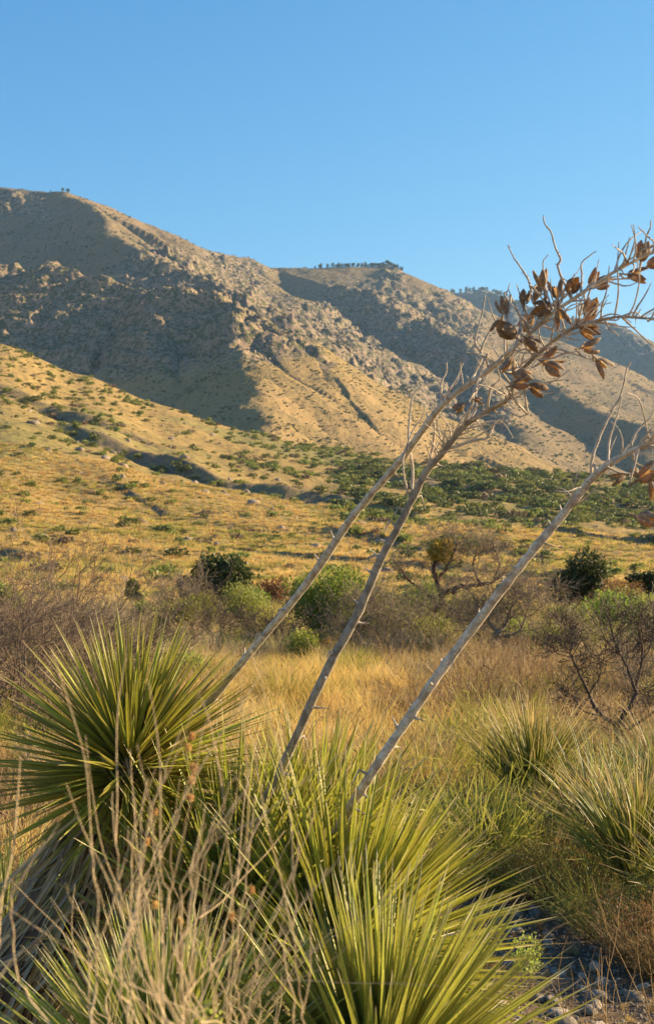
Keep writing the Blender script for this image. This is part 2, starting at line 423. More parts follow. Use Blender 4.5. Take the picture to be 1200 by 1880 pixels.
def grow(rng, p, d, L, r, o, lev=0, out=None, tips=None):
    seg = o['seg'][lev]; pts = [p]; rad = [r]; d = nrm(d); st = L / seg; last = lev == len(o['seg']) - 1
    dirs = [d]
    for i in range(seg):
        d = nrm(d + rng.normal(0, o['wob'], 3) + np.array([0, 0, o['up'][lev]]))
        p = p + d * st; pts.append(p); dirs.append(d)
        rad.append(r * (1 - (1 - o['tap']) * (i + 1) / seg))
    out.append((np.array(pts), np.array(rad), lev))
    if last: tips.append((p, d)); return
    nk = o['kids'][lev]
    for k in range(nk):
        t = o['t0'] + (1 - o['t0']) * (k + rng.rand()) / nk
        i = min(int(t * seg), seg - 1); f = t * seg - i
        q = pts[i] * (1 - f) + pts[i + 1] * f
        ax = nrm(rng.normal(0, 1, 3)); side = nrm(np.cross(dirs[i], ax))
        a = o['ang'] * (.6 + .8 * rng.rand())
        nd = dirs[i] * math.cos(a) + side * math.sin(a)
        grow(rng, q, nd, L * o['lr'] * (.6 + .7 * rng.rand()), rad[i] * o['rr'], o, lev + 1, out, tips)
def branches_mesh(name, segs, mat, kk=(6, 5, 4, 3, 3), rmin=.0015):
    A = Acc()
    for pts, rad, lev in segs:
        V, F = tube_np(pts, np.maximum(rad, rmin), kk[min(lev, len(kk) - 1)]); A.add(V, F)
    return A.mesh(name, mat, True)

def leaf_quads(rng, C, size, asp=.55, dirs=None, jit=.35):
    """kite shaped leaves centred on C (n x 3)"""
    n = len(C); a = rng.normal(0, 1, (n, 3)) if dirs is None else dirs + rng.normal(0, jit, (n, 3))
    a /= np.linalg.norm(a, axis=1)[:, None] + 1e-9
    b = np.cross(a, rng.normal(0, 1, (n, 3))); b /= np.linalg.norm(b, axis=1)[:, None] + 1e-9
    c = np.cross(a, b)
    s = size * (.6 + .8 * rng.rand(n, 1))
    V = np.stack([C - a * s * .5, C + b * s * asp * .5 + c * s * .08, C + a * s * .5, C - b * s * asp * .5 + c * s * .08], 1).reshape(-1, 3)
    F = np.arange(4 * n).reshape(n, 4)
    return V, F

def blades(rng, n, h, w, spread, lean, seg=3, r0=.05, bend=.5):
    """n grass blades or fine upright twigs from a small base: returns V, F, t"""
    az = rng.rand(n) * 2 * np.pi; rr = r0 * np.sqrt(rng.rand(n)); th = spread * np.sqrt(rng.rand(n)) + lean * rng.rand(n)
    L = h * (.45 + .65 * rng.rand(n)); base = np.stack([rr * np.cos(az), rr * np.sin(az), np.full(n, -.02)], 1)
    az2 = az + rng.normal(0, .5, n); hd = np.stack([np.cos(az2), np.sin(az2)], 1); tw = rng.rand(n) * np.pi
    V = []; T = []; bd = bend * (.3 + rng.rand(n))
    p = base.copy(); ang = th.copy()
    wx = np.cos(tw)[:, None]; wy = np.sin(tw)[:, None]
    for i in range(seg + 1):
        f = i / seg; ww = (w * (1 - f ** 1.5) + w * .12)
        side = np.concatenate([wx * ww, wy * ww, np.zeros((n, 1))], 1) * .5
        V.append(np.stack([p - side, p + side], 1)); T.append(np.full((n, 2), f))
        p = p + np.concatenate([hd * np.sin(ang)[:, None], np.cos(ang)[:, None]], 1) * (L / seg)[:, None]
        ang = ang + bd / seg
    V = np.stack(V, 1).reshape(-1, 3); T = np.stack(T, 1).ravel()
    k = (seg + 1) * 2; b = np.arange(n)[:, None] * k + np.arange(seg)[None] * 2; b = b.ravel()
    F = np.stack([b, b + 1, b + 3, b + 2], 1)
    return V, F, T

def crown_pts(rng, blobs, n, surf=.55):
    """points through lumpy blobs [(centre, (rx, ry, rz))], more of them towards the outside"""
    w = np.array([b[1][0] * b[1][1] * b[1][2] for b in blobs]) ** .8; w /= w.sum()
    k = rng.choice(len(blobs), n, p=w)
    c = np.array([b[0] for b in blobs])[k]; r = np.array([b[1] for b in blobs])[k]
    u = rng.normal(0, 1, (n, 3)); u /= np.linalg.norm(u, axis=1)[:, None]
    m = (1 - surf) * rng.rand(n) ** .4 + surf * (.82 + .18 * rng.rand(n))
    lump = 1 + .35 * gnoise(u[:, 0] * 2.2 + k * 3.1, u[:, 1] * 2.2 + u[:, 2] * 2.7, 5) + .25 * gnoise(u[:, 0] * 5.2 + k, u[:, 2] * 5.2 + u[:, 1] * 3, 9)
    keep = gnoise(u[:, 0] * 4 + k * 1.7, u[:, 2] * 4 + u[:, 1] * 4.4, 13) > -.32
    q = c + u * r * (m * lump)[:, None]
    return q[keep], u[keep]

def scatter(name, pts, rots, scl, idx, meshes, label, parent=None):
    """many small pieces nobody could count, one object: points that a node group turns into instances"""
    me = bpy.data.meshes.new(name); me.from_pydata([tuple(map(float, p)) for p in pts], [], [])
    for nm, typ, arr in (('rot', 'FLOAT_VECTOR', rots), ('scl', 'FLOAT_VECTOR', scl), ('idx', 'INT', idx)):
        at = me.attributes.new(nm, typ, 'POINT')
        at.data.foreach_set('vector' if typ == 'FLOAT_VECTOR' else 'value', np.asarray(arr, dtype=np.float32 if typ == 'FLOAT_VECTOR' else np.int32).ravel())
    o = obj(name, me, parent)
    src = bpy.data.collections.new(name + '_kinds')
    for i, m in enumerate(meshes):
        so = bpy.data.objects.new('%s_%02d' % (name, i), m); src.objects.link(so)
    ng = bpy.data.node_groups.new(name, 'GeometryNodeTree')
    ng.interface.new_socket('Geometry', in_out='INPUT', socket_type='NodeSocketGeometry')
    ng.interface.new_socket('Geometry', in_out='OUTPUT', socket_type='NodeSocketGeometry')
    N = ng.nodes; gi = N.new('NodeGroupInput'); go = N.new('NodeGroupOutput'); ip = N.new('GeometryNodeInstanceOnPoints'); ci = N.new('GeometryNodeCollectionInfo')
    ci.inputs['Collection'].default_value = src; ci.inputs['Separate Children'].default_value = True; ci.inputs['Reset Children'].default_value = True
    def at(nm, typ):
        a = N.new('GeometryNodeInputNamedAttribute'); a.data_type = typ; a.inputs['Name'].default_value = nm; return a.outputs['Attribute']
    ng.links.new(gi.outputs[0], ip.inputs['Points']); ng.links.new(ci.outputs[0], ip.inputs['Instance']); ip.inputs['Pick Instance'].default_value = True
    ng.links.new(at('idx', 'INT'), ip.inputs['Instance Index']); ng.links.new(at('scl', 'FLOAT_VECTOR'), ip.inputs['Scale'])
    er = N.new('FunctionNodeEulerToRotation'); ng.links.new(at('rot', 'FLOAT_VECTOR'), er.inputs[0]); ng.links.new(er.outputs[0], ip.inputs['Rotation'])
    ng.links.new(ip.outputs[0], go.inputs[0])
    md = o.modifiers.new('scatter', 'NODES'); md.node_group = ng
    tag(o, label=label, kind='stuff'); return o

# ------------------------------------------------------------------ plant materials
def mat_blade(name, base, tip, transl=.4, vary=.35, rough=.6, root=None):
    """grass and fine twigs: colour along the blade, a little different from plant to plant"""
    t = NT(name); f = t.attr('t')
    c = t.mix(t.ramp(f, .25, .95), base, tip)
    if root: c = t.mix(t.ramp(f, 0, .3), root, c)  # dark root colour paints in the shade deep inside the clump
    rnd = t.n('ShaderNodeObjectInfo').outputs['Random']
    pos = t.n('ShaderNodeNewGeometry').outputs['Position']; n = t.noise(.9, 3, .6, pos)
    hsv = t.n('ShaderNodeHueSaturation'); t.l(c, hsv.inputs['Color'])
    t.l(t.math('ADD', 1 - vary / 2, t.math('MULTIPLY', t.math('ADD', rnd, t.math('SUBTRACT', n, .5)), vary)), hsv.inputs['Value'])
    t.l(t.math('ADD', .485, t.math('MULTIPLY', rnd, .03)), hsv.inputs['Hue'])
    return t.finish(hsv.outputs[0], rough, transl=transl, spec=.25)
def mat_leaf(name, c1, c2, transl=.35, rough=.55, scale=3.0, vary=.3):
    t = NT(name); pos = t.n('ShaderNodeTexCoord').outputs['Object']
    n = t.noise(scale, 3, .6, pos); w = t.n('ShaderNodeTexWhiteNoise', noise_dimensions='3D')
    geo = t.n('ShaderNodeNewGeometry'); r = geo.outputs['Random Per Island']
    c = t.mix(t.ramp(n, .35, .65), c1, c2)
    hsv = t.n('ShaderNodeHueSaturation'); t.l(c, hsv.inputs['Color'])
    rnd = t.n('ShaderNodeObjectInfo').outputs['Random']
    t.l(t.math('ADD', 1 - vary, t.math('MULTIPLY', t.math('ADD', r, rnd), vary)), hsv.inputs['Value'])
    t.l(t.math('ADD', .485, t.math('MULTIPLY', rnd, .03)), hsv.inputs['Hue'])
    return t.finish(hsv.outputs[0], rough, transl=transl, spec=.25)
def mat_bark(name, c1, c2, scale=30, stretch=.12, bump=.5, dist=.004, rough=.85):
    t = NT(name); tc = t.n('ShaderNodeTexCoord').outputs['Object']
    n = t.noise(scale, 5, .65, tc); n2 = t.noise(scale * 4, 3, .6, tc)
    c = t.mix(t.ramp(n, .38, .66), c1, c2); c = t.mix(t.math('MULTIPLY', t.ramp(n2, .5, .75), .5), c, tuple(v * .45 for v in c1))
    return t.finish(c, rough, t.bump(t.math('ADD', n, t.math('MULTIPLY', n2, .5)), bump, dist), spec=.2)

def mat_yucca(name, green, light, tip, transl=.38, tipat=.90):
    t = NT(name); f = t.attr('t'); e = t.attr('e')
    pos = t.n('ShaderNodeTexCoord').outputs['Object']
    mp = t.n('ShaderNodeMapping'); mp.inputs['Scale'].default_value = (420, 420, 5); t.l(pos, mp.inputs[0])
    st = t.noise(1.0, 3, .6, mp.outputs[0])
    rnd = t.n('ShaderNodeObjectInfo').outputs['Random']
    c = t.mix(t.ramp(st, .3, .75), green, light)
    c = t.mix(t.math('MULTIPLY', t.math('SUBTRACT', 1, t.ramp(f, .02, .3)), .8), c, (.25, .24, .06))  # blade base toned down, painting the shade in a yucca head's core
    c = t.mix(t.math('MULTIPLY', t.ramp(e, .7, 1.0), .55), c, (.60, .52, .15))
    spot = t.noise(14, 4, .6, pos)
    c = t.mix(t.math('MULTIPLY', t.ramp(t.math('ADD', spot, t.math('MULTIPLY', rnd, .12)), .66, .74), .6), c, (.36, .27, .10))
    c = t.mix(t.ramp(t.math('ADD', f, t.math('MULTIPLY', rnd, .05)), tipat, 1.0), c, tip)
    hsv = t.n('ShaderNodeHueSaturation'); t.l(c, hsv.inputs['Color'])
    t.l(t.math('ADD', .72, t.math('MULTIPLY', rnd, .55)), hsv.inputs['Value']); t.l(t.math('ADD', .480, t.math('MULTIPLY', rnd, .034)), hsv.inputs['Hue'])
    return t.finish(hsv.outputs[0], .42, t.bump(st, .25, .001), transl=transl, spec=.45)

M_YUC = mat_yucca('yucca_leaf', (.18, .21, .022), (.50, .46, .065), (.58, .47, .24))
M_YUC2 = mat_yucca('yucca_leaf_bluish', (.20, .235, .03), (.52, .49, .09), (.58, .50, .30))
M_YUC3 = mat_yucca('yucca_leaf_orange_edged', (.20, .18, .03), (.38, .28, .06), (.45, .25, .07), tipat=.7)
M_SOT = mat_yucca('sotol_leaf', (.12, .15, .02), (.30, .29, .05), (.60, .42, .18), tipat=.62)
M_DEAD = mat_yucca('dead_leaf', (.26, .20, .13), (.44, .36, .25), (.30, .24, .16), transl=.12)
M_DEADT = mat_yucca('dead_leaf_tan', (.33, .25, .13), (.45, .35, .20), (.30, .2, .1), transl=.2)
M_STALK = mat_bark('dry_stalk_cream', (.64, .55, .42), (.34, .26, .18), 34, bump=.6, dist=.004)
M_STALKG = mat_bark('dry_stalk_grey', (.36, .31, .24), (.20, .165, .12), 30, bump=.8, dist=.005)
M_TWIG = mat_bark('twig_pale', (.54, .46, .36), (.36, .29, .22), 60, dist=.001)
M_TRUNK = mat_bark('shaggy_trunk', (.10, .07, .045), (.17, .12, .08), 14, dist=.01)
M_BARKD = mat_bark('dark_bark', (.075, .05, .035), (.14, .10, .07), 12, dist=.008)
M_BARKG = mat_bark('grey_bark', (.27, .21, .14), (.16, .12, .08), 12, dist=.006)
M_BARKR = mat_bark('reddish_bark', (.14, .065, .035), (.085, .05, .035), 12, dist=.008)

# ------------------------------------------------------------------ near ground with its stony wash
def mat_ground():
    t = NT('dry_soil'); pos = t.n('ShaderNodeNewGeometry').outputs['Position']
    n0 = t.noise(.35, 4, .6, pos); n1 = t.noise(5, 5, .65, pos); n2 = t.noise(40, 4, .7, pos)
    c = t.mix(t.ramp(n1, .35, .7), (.24, .17, .09), (.34, .24, .12)); c = t.mix(t.ramp(n0, .4, .65), c, (.18, .14, .085))
    c = t.mix(t.math('MULTIPLY', t.ramp(n2, .5, .7), .6), c, (.10, .075, .045))
    w = t.attr('rock'); c = t.mix(w, c, t.mix(t.ramp(n2, .4, .6), (.085, .06, .035), (.17, .12, .075)))  # wash bed coloured darker: shade of bank plants and stone gaps painted in
    return t.finish(c, .95, t.bump(t.math('ADD', n1, t.math('MULTIPLY', n2, .4)), .8, .03), spec=.1)
gx_ = np.concatenate([np.linspace(-70, -8, 40, endpoint=False), np.arange(-8, 10, .11), np.linspace(10, 70, 40)])
gy_ = np.concatenate([np.linspace(-55, 0, 20, endpoint=False), np.arange(0, 22, .12), np.geomspace(22, 76, 110)])
GX, GY = np.meshgrid(gx_, gy_)
GZ = near_z(GX, GY) - .5 * sst(70, 76, GY)
cxw = 1.30 + (GY - 6) * .05
wash = np.clip(np.exp(-((GX - cxw) / .75) ** 4) * (1 - sst(8.2, 9.6, GY)) * sst(1, 3, GY) * 1.2, 0, 1)
ground = obj('ground', mesh_np('ground', np.stack([GX, GY, GZ], -1).reshape(-1, 3), grid_faces(len(gy_), len(gx_)), mat_ground(), True, {'rock': wash}))
tag(ground, kind='structure', label='dry grassy flat with a stony wash')
# the wider plain, reaching the horizon on every side
def plain():
    r = np.concatenate([[70], np.geomspace(120, 9000, 10)]); a = np.linspace(0, 2 * np.pi, 73)[:-1]
    V = np.array([[rr * math.cos(t), rr * math.sin(t) * 1.0, -1.2] for rr in r for t in a]); k = 72
    F = [[i * k + j, (i + 1) * k + j, (i + 1) * k + (j + 1) % k, i * k + (j + 1) % k] for i in range(len(r) - 1) for j in range(k)]
    tag(obj('plain', mesh_np('plain', V, np.array(F), M_HILL)), kind='structure', label='wide dry plain')
plain()

# stones of the wash: the 260 largest are objects, the rest is gravel
def stone_mesh(name, seed, mat):
    rng = np.random.RandomState(seed)
    t = (1 + 5 ** .5) / 2
    V = np.array([(-1, t, 0), (1, t, 0), (-1, -t, 0), (1, -t, 0), (0, -1, t), (0, 1, t), (0, -1, -t), (0, 1, -t), (t, 0, -1), (t, 0, 1), (-t, 0, -1), (-t, 0, 1)]) / 1.9
    F = np.array([(0, 11, 5), (0, 5, 1), (0, 1, 7), (0, 7, 10), (0, 10, 11), (1, 5, 9), (5, 11, 4), (11, 10, 2), (10, 7, 6), (7, 1, 8), (3, 9, 4), (3, 4, 2), (3, 2, 6), (3, 6, 8), (3, 8, 9), (4, 9, 5), (2, 4, 11), (6, 2, 10), (8, 6, 7), (9, 8, 1)])
    # one subdivision
    V = list(map(tuple, V)); mid = {}
    def m(a, b):
        k = (min(a, b), max(a, b))
        if k not in mid:
            p = (np.array(V[a]) + np.array(V[b])) / 2; p = p / np.linalg.norm(p); V.append(tuple(p)); mid[k] = len(V) - 1
        return mid[k]
    F2 = []
    for a, b, c in F:
        ab, bc, ca = m(a, b), m(b, c), m(c, a); F2 += [(a, ab, ca), (b, bc, ab), (c, ca, bc), (ab, bc, ca)]
    V = np.array(V); V = V / np.linalg.norm(V, axis=1)[:, None]
    for _ in range(5):                                   # chip flat faces off it
        nn = nrm(rng.normal(0, 1, 3)); dd = .55 + .3 * rng.rand(); s = V @ nn; V = V - np.outer(np.maximum(s - dd, 0), nn)
    V = V * (1 + rng.normal(0, .04, (len(V), 1))) * np.array([1, .75, .5])
    return mesh_np(name, V, np.array(F2), mat)
def mat_stone(name, c1, c2):
    t = NT(name); pos = t.n('ShaderNodeTexCoord').outputs['Object']; rnd = t.n('ShaderNodeObjectInfo').outputs['Random']
    n = t.noise(2.5, 6, .65, pos); c = t.mix(t.ramp(n, .3, .7), c1, c2); n2 = t.noise(12, 3, .6, pos)
    hsv = t.n('ShaderNodeHueSaturation'); t.l(c, hsv.inputs['Color']); t.l(t.math('ADD', .6, t.math('MULTIPLY', rnd, .6)), hsv.inputs['Value'])
    return t.finish(hsv.outputs[0], .9, t.bump(t.math('ADD', n, t.math('MULTIPLY', n2, .3)), .7, .1), spec=.15)
M_STONE = mat_stone('pale_stone', (.58, .49, .38), (.38, .31, .23))
M_BOULD = mat_stone('hill_boulder', (.34, .27, .20), (.22, .17, .13))
stones = [stone_mesh('stone', 40 + i, M_STONE) for i in range(8)]
rng = np.random.RandomState(3)
def wash_pt():
    while True:
        y = 4.6 + 4.6 * rng.rand(); x = 1.30 + (y - 6) * .05 + rng.normal(0, .52)
        if abs(x - 1.3) < 1.2: return x, y
for i in range(290):
    x, y = wash_pt(); s = .014 + .046 * rng.rand() ** 2.4
    o = obj('stone', stones[i % 8], ground, (x, y, gz(x, y) + s * .22)); o.rotation_euler = (rng.normal(0, .25), rng.normal(0, .25), rng.rand() * 6.3); o.scale = (s * 1.15, s * 1.15, s * 1.15)
pp = [wash_pt() for _ in range(5200)]; zz = near_z(np.array([p[0] for p in pp]), np.array([p[1] for p in pp])); sc_ = (.005 + .012 * rng.rand(5200) ** 2)
scatter('gravel', [(p[0], p[1], z) for p, z in zip(pp, zz)], rng.rand(5200, 3) * 6, np.repeat(sc_[:, None], 3, 1), rng.randint(0, 8, 5200), stones, 'grey gravel lying in the wash')

# ------------------------------------------------------------------ grasses and dry scrub
def tuft(name, seed, mat, n, h, w, spread, bend, r0=.05, seg=3):
    r = np.random.RandomState(seed); V, F, T = blades(r, n, h, w, spread, .15, seg, r0, bend)
    return mesh_np(name, V, F, mat, attrs={'t': T})
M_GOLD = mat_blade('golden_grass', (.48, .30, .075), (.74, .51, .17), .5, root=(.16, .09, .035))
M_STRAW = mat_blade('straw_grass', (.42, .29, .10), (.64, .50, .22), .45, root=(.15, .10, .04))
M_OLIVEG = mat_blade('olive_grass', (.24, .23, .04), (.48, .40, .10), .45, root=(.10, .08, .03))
M_BROWN = mat_blade('brown_twigs', (.14, .09, .045), (.36, .245, .11), .3)
M_GREYT = mat_blade('grey_twigs', (.24, .17, .10), (.40, .30, .17), .2)
M_OLIVET = mat_blade('olive_twigs', (.17, .17, .025), (.38, .34, .06), .35, root=(.09, .06, .03))
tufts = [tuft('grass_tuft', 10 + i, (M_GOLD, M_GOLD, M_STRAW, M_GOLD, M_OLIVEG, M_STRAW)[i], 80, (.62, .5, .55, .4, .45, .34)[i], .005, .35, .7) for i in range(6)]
def near_field(n, dmin, dmax, rs, pxr=(-250, 1450)):
    d = np.sqrt(dmin ** 2 + (dmax ** 2 - dmin ** 2) * rs.rand(n)); px = pxr[0] + (pxr[1] - pxr[0]) * rs.rand(n)
    return px, d, (px - 600) / FP * d
rs = np.random.RandomState(21)
px, d, x = near_field(15000, 5.2, 66, rs)
patch = fbm(x / 3.5, d / 3.5, 3, 61); patch2 = fbm(x / 7, d / 7, 3, 64)
cw = 1.30 + (d - 6) * .05
keep = (patch > -.28) & ~((np.abs(x - cw) < .62) & (d < 8.7))
golden = np.exp(-((px - 640) / 260) ** 2 - ((d - 17) / 9) ** 2)
px, d, x, patch2, golden = px[keep], d[keep], x[keep], patch2[keep], golden[keep]
z = near_z(x, d); n = len(x)
u = rs.rand(n)
idx = np.where(u < .35 + golden, rs.randint(0, 2, n), np.where(patch2 > .12, 4, rs.choice([2, 3, 5], n)))
s = (.65 + .6 * rs.rand(n)) * (1 + .35 * sst(25, 60, d)) * (.75 + .35 * golden)
s = np.where(d < 8.5, s * .6, s)
scatter('dry_grass', np.stack([x, d, z], 1), np.stack([rs.normal(0, .12, n), rs.normal(.08, .12, n), rs.rand(n) * 6.3], 1), np.repeat(s[:, None], 3, 1), idx, tufts, 'golden dry bunch grass covering the flat')
nl = 420; rs = np.random.RandomState(28); yl = 4.6 + 4.8 * rs.rand(nl); xl = 1.30 + (yl - 6) * .05 + rs.normal(0, .7, nl); zl = near_z(xl, yl); sl_ = .10 + .2 * rs.rand(nl) ** 2
scatter('dead_litter', np.stack([xl, yl, zl], 1), np.stack([rs.normal(0, .9, nl), rs.normal(0, .9, nl), rs.rand(nl) * 6.3], 1), np.repeat(sl_[:, None], 3, 1), rs.choice([2, 3, 5], nl), tufts, 'dead grass and litter between the stones of the wash')
# the hillside's grass: small tufts that roughen it
nh = 26000
rs = np.random.RandomState(22); pxh = -80 + 1360 * rs.rand(nh); dh = 66 + (330 - 66) * rs.rand(nh) ** 1.25; xh = (pxh - 600) / FP * dh
zh, _ = hill_z(xh, dh); sh = (.5 + .9 * rs.rand(nh)) * (1 + dh / 330)
far_tufts = [tuft('far_tuft', 30 + i, (M_GOLD, M_STRAW, M_OLIVEG)[i], 26, .42, .03, .9, .6, .15, 2) for i in range(3)]
scatter('hillside_grass', np.stack([xh, dh, zh], 1), np.stack([0 * xh, 0 * xh, rs.rand(nh) * 6.3], 1), np.repeat(sh[:, None], 3, 1),
        np.where(fbm(xh / 30, dh / 30, 3, 66) > .05, 2 * (rs.rand(nh) < .6), rs.choice([0, 0, 1], nh)).astype(int), far_tufts, 'short tawny grass on the hillside')

# hillside shrubs
M_SCRUB = mat_leaf('scrub_green', (.17, .20, .035), (.24, .24, .05), .4)
M_SCRUBD = mat_leaf('scrub_dark_green', (.10, .12, .028), (.15, .16, .04), .3)
M_SCRUBB = mat_leaf('scrub_brown', (.16, .11, .06), (.22, .15, .08), .2)
def clump(name, seed, mat, n=150, size=.22, flat=.62):
    r = np.random.RandomState(seed)
    bl = [(np.array([r.normal(0, .28), r.normal(0, .28), .32 + .12 * r.rand()]), (.38, .38, .38 * flat)) for _ in range(4)]
    Q, U = crown_pts(r, bl, n, .6); V, F = leaf_quads(r, Q, size, .7); return mesh_np(name, V, F, mat)
clumps = [clump('shrub_clump', 60 + i, (M_SCRUB, M_SCRUB, M_SCRUBD, M_SCRUBD, M_SCRUBB)[i]) for i in range(5)]
ns = 14000
rs = np.random.RandomState(23); pxs = -120 + 1440 * rs.rand(ns); ds_ = 75 + (600 - 75) * rs.rand(ns) ** .8; xs = (pxs - 600) / FP * ds_
zs, rks = hill_z(xs, ds_, False); pys = HY - (zs - CAMZ) * FP / ds_
dens = .10 + .9 * sst(.02, .35, fbm(xs / 45, ds_ / 45, 4, 68)) * .45 + .8 * rks + 1.3 * box(pxs, pys, 620, 1400, 850, 965, 25) * sst(-.25, .2, fbm(xs / 40, ds_ / 25, 3, 71)) \
    + .9 * box(pxs, pys, 430, 720, 800, 880, 20) * sst(-.2, .2, fbm(xs / 30, ds_ / 20, 3, 72)) + .25 * box(pxs, pys, -50, 260, 640, 760, 20)
kp = rs.rand(ns) < dens * .85
pxs, ds_, xs, zs, pys, rks = (a[kp] for a in (pxs, ds_, xs, zs, pys, rks)); n = len(xs)
dark = .8 * box(pxs, pys, 620, 1400, 850, 965, 25) + .6 * rks
size = (.45 + 1.5 * rs.rand(n) ** 2.2) * (1 + .7 * dark) * (.75 + ds_ / 700)
idx = np.where(rs.rand(n) < .25 + .5 * dark, rs.randint(2, 4, n), np.where(rs.rand(n) < .12, 4, rs.randint(0, 2, n)))
app = size / ds_; order = np.argsort(-app); big = order[:240]; rest = order[240:]
print('hill shrubs', n)
HILLSH = []; BOULD = []
for i in big:
    o = obj('hillside_shrub', clumps[int(idx[i])], None, (xs[i], ds_[i], zs[i] - .05)); s = float(size[i])
    o.scale = (s * 1.1, s * 1.1, s); o.rotation_euler = (0, 0, rs.rand() * 6.3)
    w = ('bright green', 'bright green', 'dark green', 'dark green', 'brown')[int(idx[i])]; HILLSH.append((o, w, float(pxs[i]), float(pys[i])))
    tag(o, '%s low rounded shrub dotted on the tawny grass hillside' % w, 'shrub', '%s shrubs dotted over the hillside' % w)
scatter('distant_scrub', np.stack([xs, ds_, zs - .05], 1)[rest], np.stack([0 * xs, 0 * xs, rs.rand(n) * 6.3], 1)[rest], np.repeat(size[:, None], 3, 1)[rest], idx[rest], clumps, 'small scattered scrub on the hillside')

# boulders on the hillside
bst = [stone_mesh('boulder', 140 + i, M_BOULD) for i in range(6)]
nb = 900; rs = np.random.RandomState(24); pxb = -80 + 1360 * rs.rand(nb); db = 90 + 480 * rs.rand(nb); xb = (pxb - 600) / FP * db
zb, rkb = hill_z(xb, db, False); pyb = HY - (zb - CAMZ) * FP / db
dn = .15 + 1.0 * np.exp(-((pyb - (800 + (pxb - 50) * .3)) / 40) ** 2) * (pxb < 700) + .9 * rkb
kp = rs.rand(nb) < dn; pxb, db, xb, zb = pxb[kp], db[kp], xb[kp], zb[kp]; sb = (.25 + 1.0 * rs.rand(len(xb)) ** 3) * (.7 + db / 500)
order = np.argsort(-sb / db)
BOULD = []
for i in order[:70]:
    o = obj('boulder', bst[i % 6], None, (xb[i], db[i], zb[i] + sb[i] * .15)); o.scale = (float(sb[i]),) * 3; o.rotation_euler = (rs.normal(0, .2), rs.normal(0, .2), rs.rand() * 6.3)
    BOULD.append((o, 'grey', float(pxb[i]), HY - (zb[i] - CAMZ) * FP / db[i])); tag(o, 'weathered grey boulder lying in the grass of the hillside', 'boulder', 'boulders strewn over the hillside')
r_ = order[70:]
scatter('hillside_rocks', np.stack([xb, db, zb], 1)[r_], rs.rand(len(r_), 3) * 6, np.repeat(sb[r_][:, None], 3, 1), rs.randint(0, 6, len(r_)), bst, 'small rocks strewn over the hillside')

# scrub and outcrops on the mountains
crags = [stone_mesh('crag', 240 + i, m) for i, m in enumerate([mat_stone('crag_rock', (.27, .20, .14), (.19, .14, .10))] * 6)]
M_MSC = mat_leaf('mountain_scrub', (.10, .115, .04), (.15, .145, .05), .2)
mclumps = [clump('mountain_bush', 260 + i, M_MSC, 34, .5) for i in range(3)]
for key, nm, n_s, n_r, dr, pr, big_ in (('C', 'spur', 12000, 5200, (660, 1350), (-40, 960), 1.0), ('D', 'mountain', 15000, 6000, (1080, 2500), (-20, 1240), 1.7), ('E', 'far_ridge', 3500, 0, (2600, 4000), (700, 1230), 2.6)):
    rs = np.random.RandomState(270 + n_s); N = n_s + n_r * 4; p_ = pr[0] + (pr[1] - pr[0]) * rs.rand(N); d_ = dr[0] + (dr[1] - dr[0]) * rs.rand(N); x_ = (p_ - 600) / FP * d_
    z_, k_ = FNS[key](x_, d_)
    dn = fbm(x_ / 60, d_ / 60, 3, 91) > -.12 + .25 * rs.normal(0, 1, N)
    m = dn & (np.arange(N) < n_s); s_ = (.7 + 1.2 * rs.rand(N) ** 2) * big_
    scatter(nm + '_scrub', np.stack([x_, d_, z_ - .1], 1)[m], np.stack([0 * x_, 0 * x_, rs.rand(N) * 6.3], 1)[m], np.repeat(s_[:, None], 3, 1)[m], rs.randint(0, 3, N)[m], mclumps, 'sparse scrub growing over the slopes')
    if n_r:
        m = (k_ > .62) & (rs.rand(N) < .45) & (np.arange(N) >= n_s); s_ = (.6 + 2.2 * rs.rand(N) ** 3) * big_
        sv = np.stack([s_ * .8, s_ * .8, s_ * (1.3 + 2.2 * rs.rand(N))], 1)
        scatter(nm + '_crags', np.stack([x_, d_, z_ - .5 * s_], 1)[m], np.stack([rs.normal(0, .25, N), rs.normal(0, .25, N), rs.rand(N) * 6.3], 1)[m], sv[m], rs.randint(0, 6, N)[m], crags, 'broken rock outcrops of the cliffs')

# ------------------------------------------------------------------ yuccas and sotols, leaf by leaf
def leaf_mesh(name, seed, mat, L=1.0, w=.022, bend=.25, seg=9, twist=.3, vee=.35):
    """a stiff pointed blade along +Z, its upper side to +Y, length L"""
    r = np.random.RandomState(seed); a = 0; y = 0; z = 0; V = []; T = []; E = []
    b = bend * (.5 + r.rand()); sx = r.normal(0, .03); tw = twist * r.normal()
    for i in range(seg + 1):
        f = i / seg
        ww = w * (.75 + .5 * math.sin(math.pi * min(f * 1.25, 1) ** .8)) * (1 - f ** 3.2) * .5 + .0004
        c, s = math.cos(tw * f), math.sin(tw * f); d = vee * ww
        for dx, dy, e in ((-ww, d, 1), (-ww * .5, 0, 0), (0, -d * .35, 0), (ww * .5, 0, 0), (ww, d, 1)):
            V.append((dx * c - dy * s + sx * f * f * L, -y + dx * s + dy * c, z)); T.append(f); E.append(e)
        a = b * f; y += math.sin(a) * L / seg; z += math.cos(a) * L / seg
    F = [[i * 5 + j, i * 5 + j + 1, i * 5 + j + 6, i * 5 + j + 5] for i in range(seg) for j in range(4)]
    return mesh_np(name, np.array(V), np.array(F), mat, True, {'t': T, 'e': E})
def kinds(name, mat, n, **kw): return [leaf_mesh(name, 900 + i * 7, mat, **kw) for i in range(n)]
YL = kinds('leaf', M_YUC, 10, w=.029, bend=.09); YL2 = kinds('leaf', M_YUC2, 8, w=.030, bend=.09); YLO = kinds('leaf', M_YUC3, 6, w=.034, bend=.5)
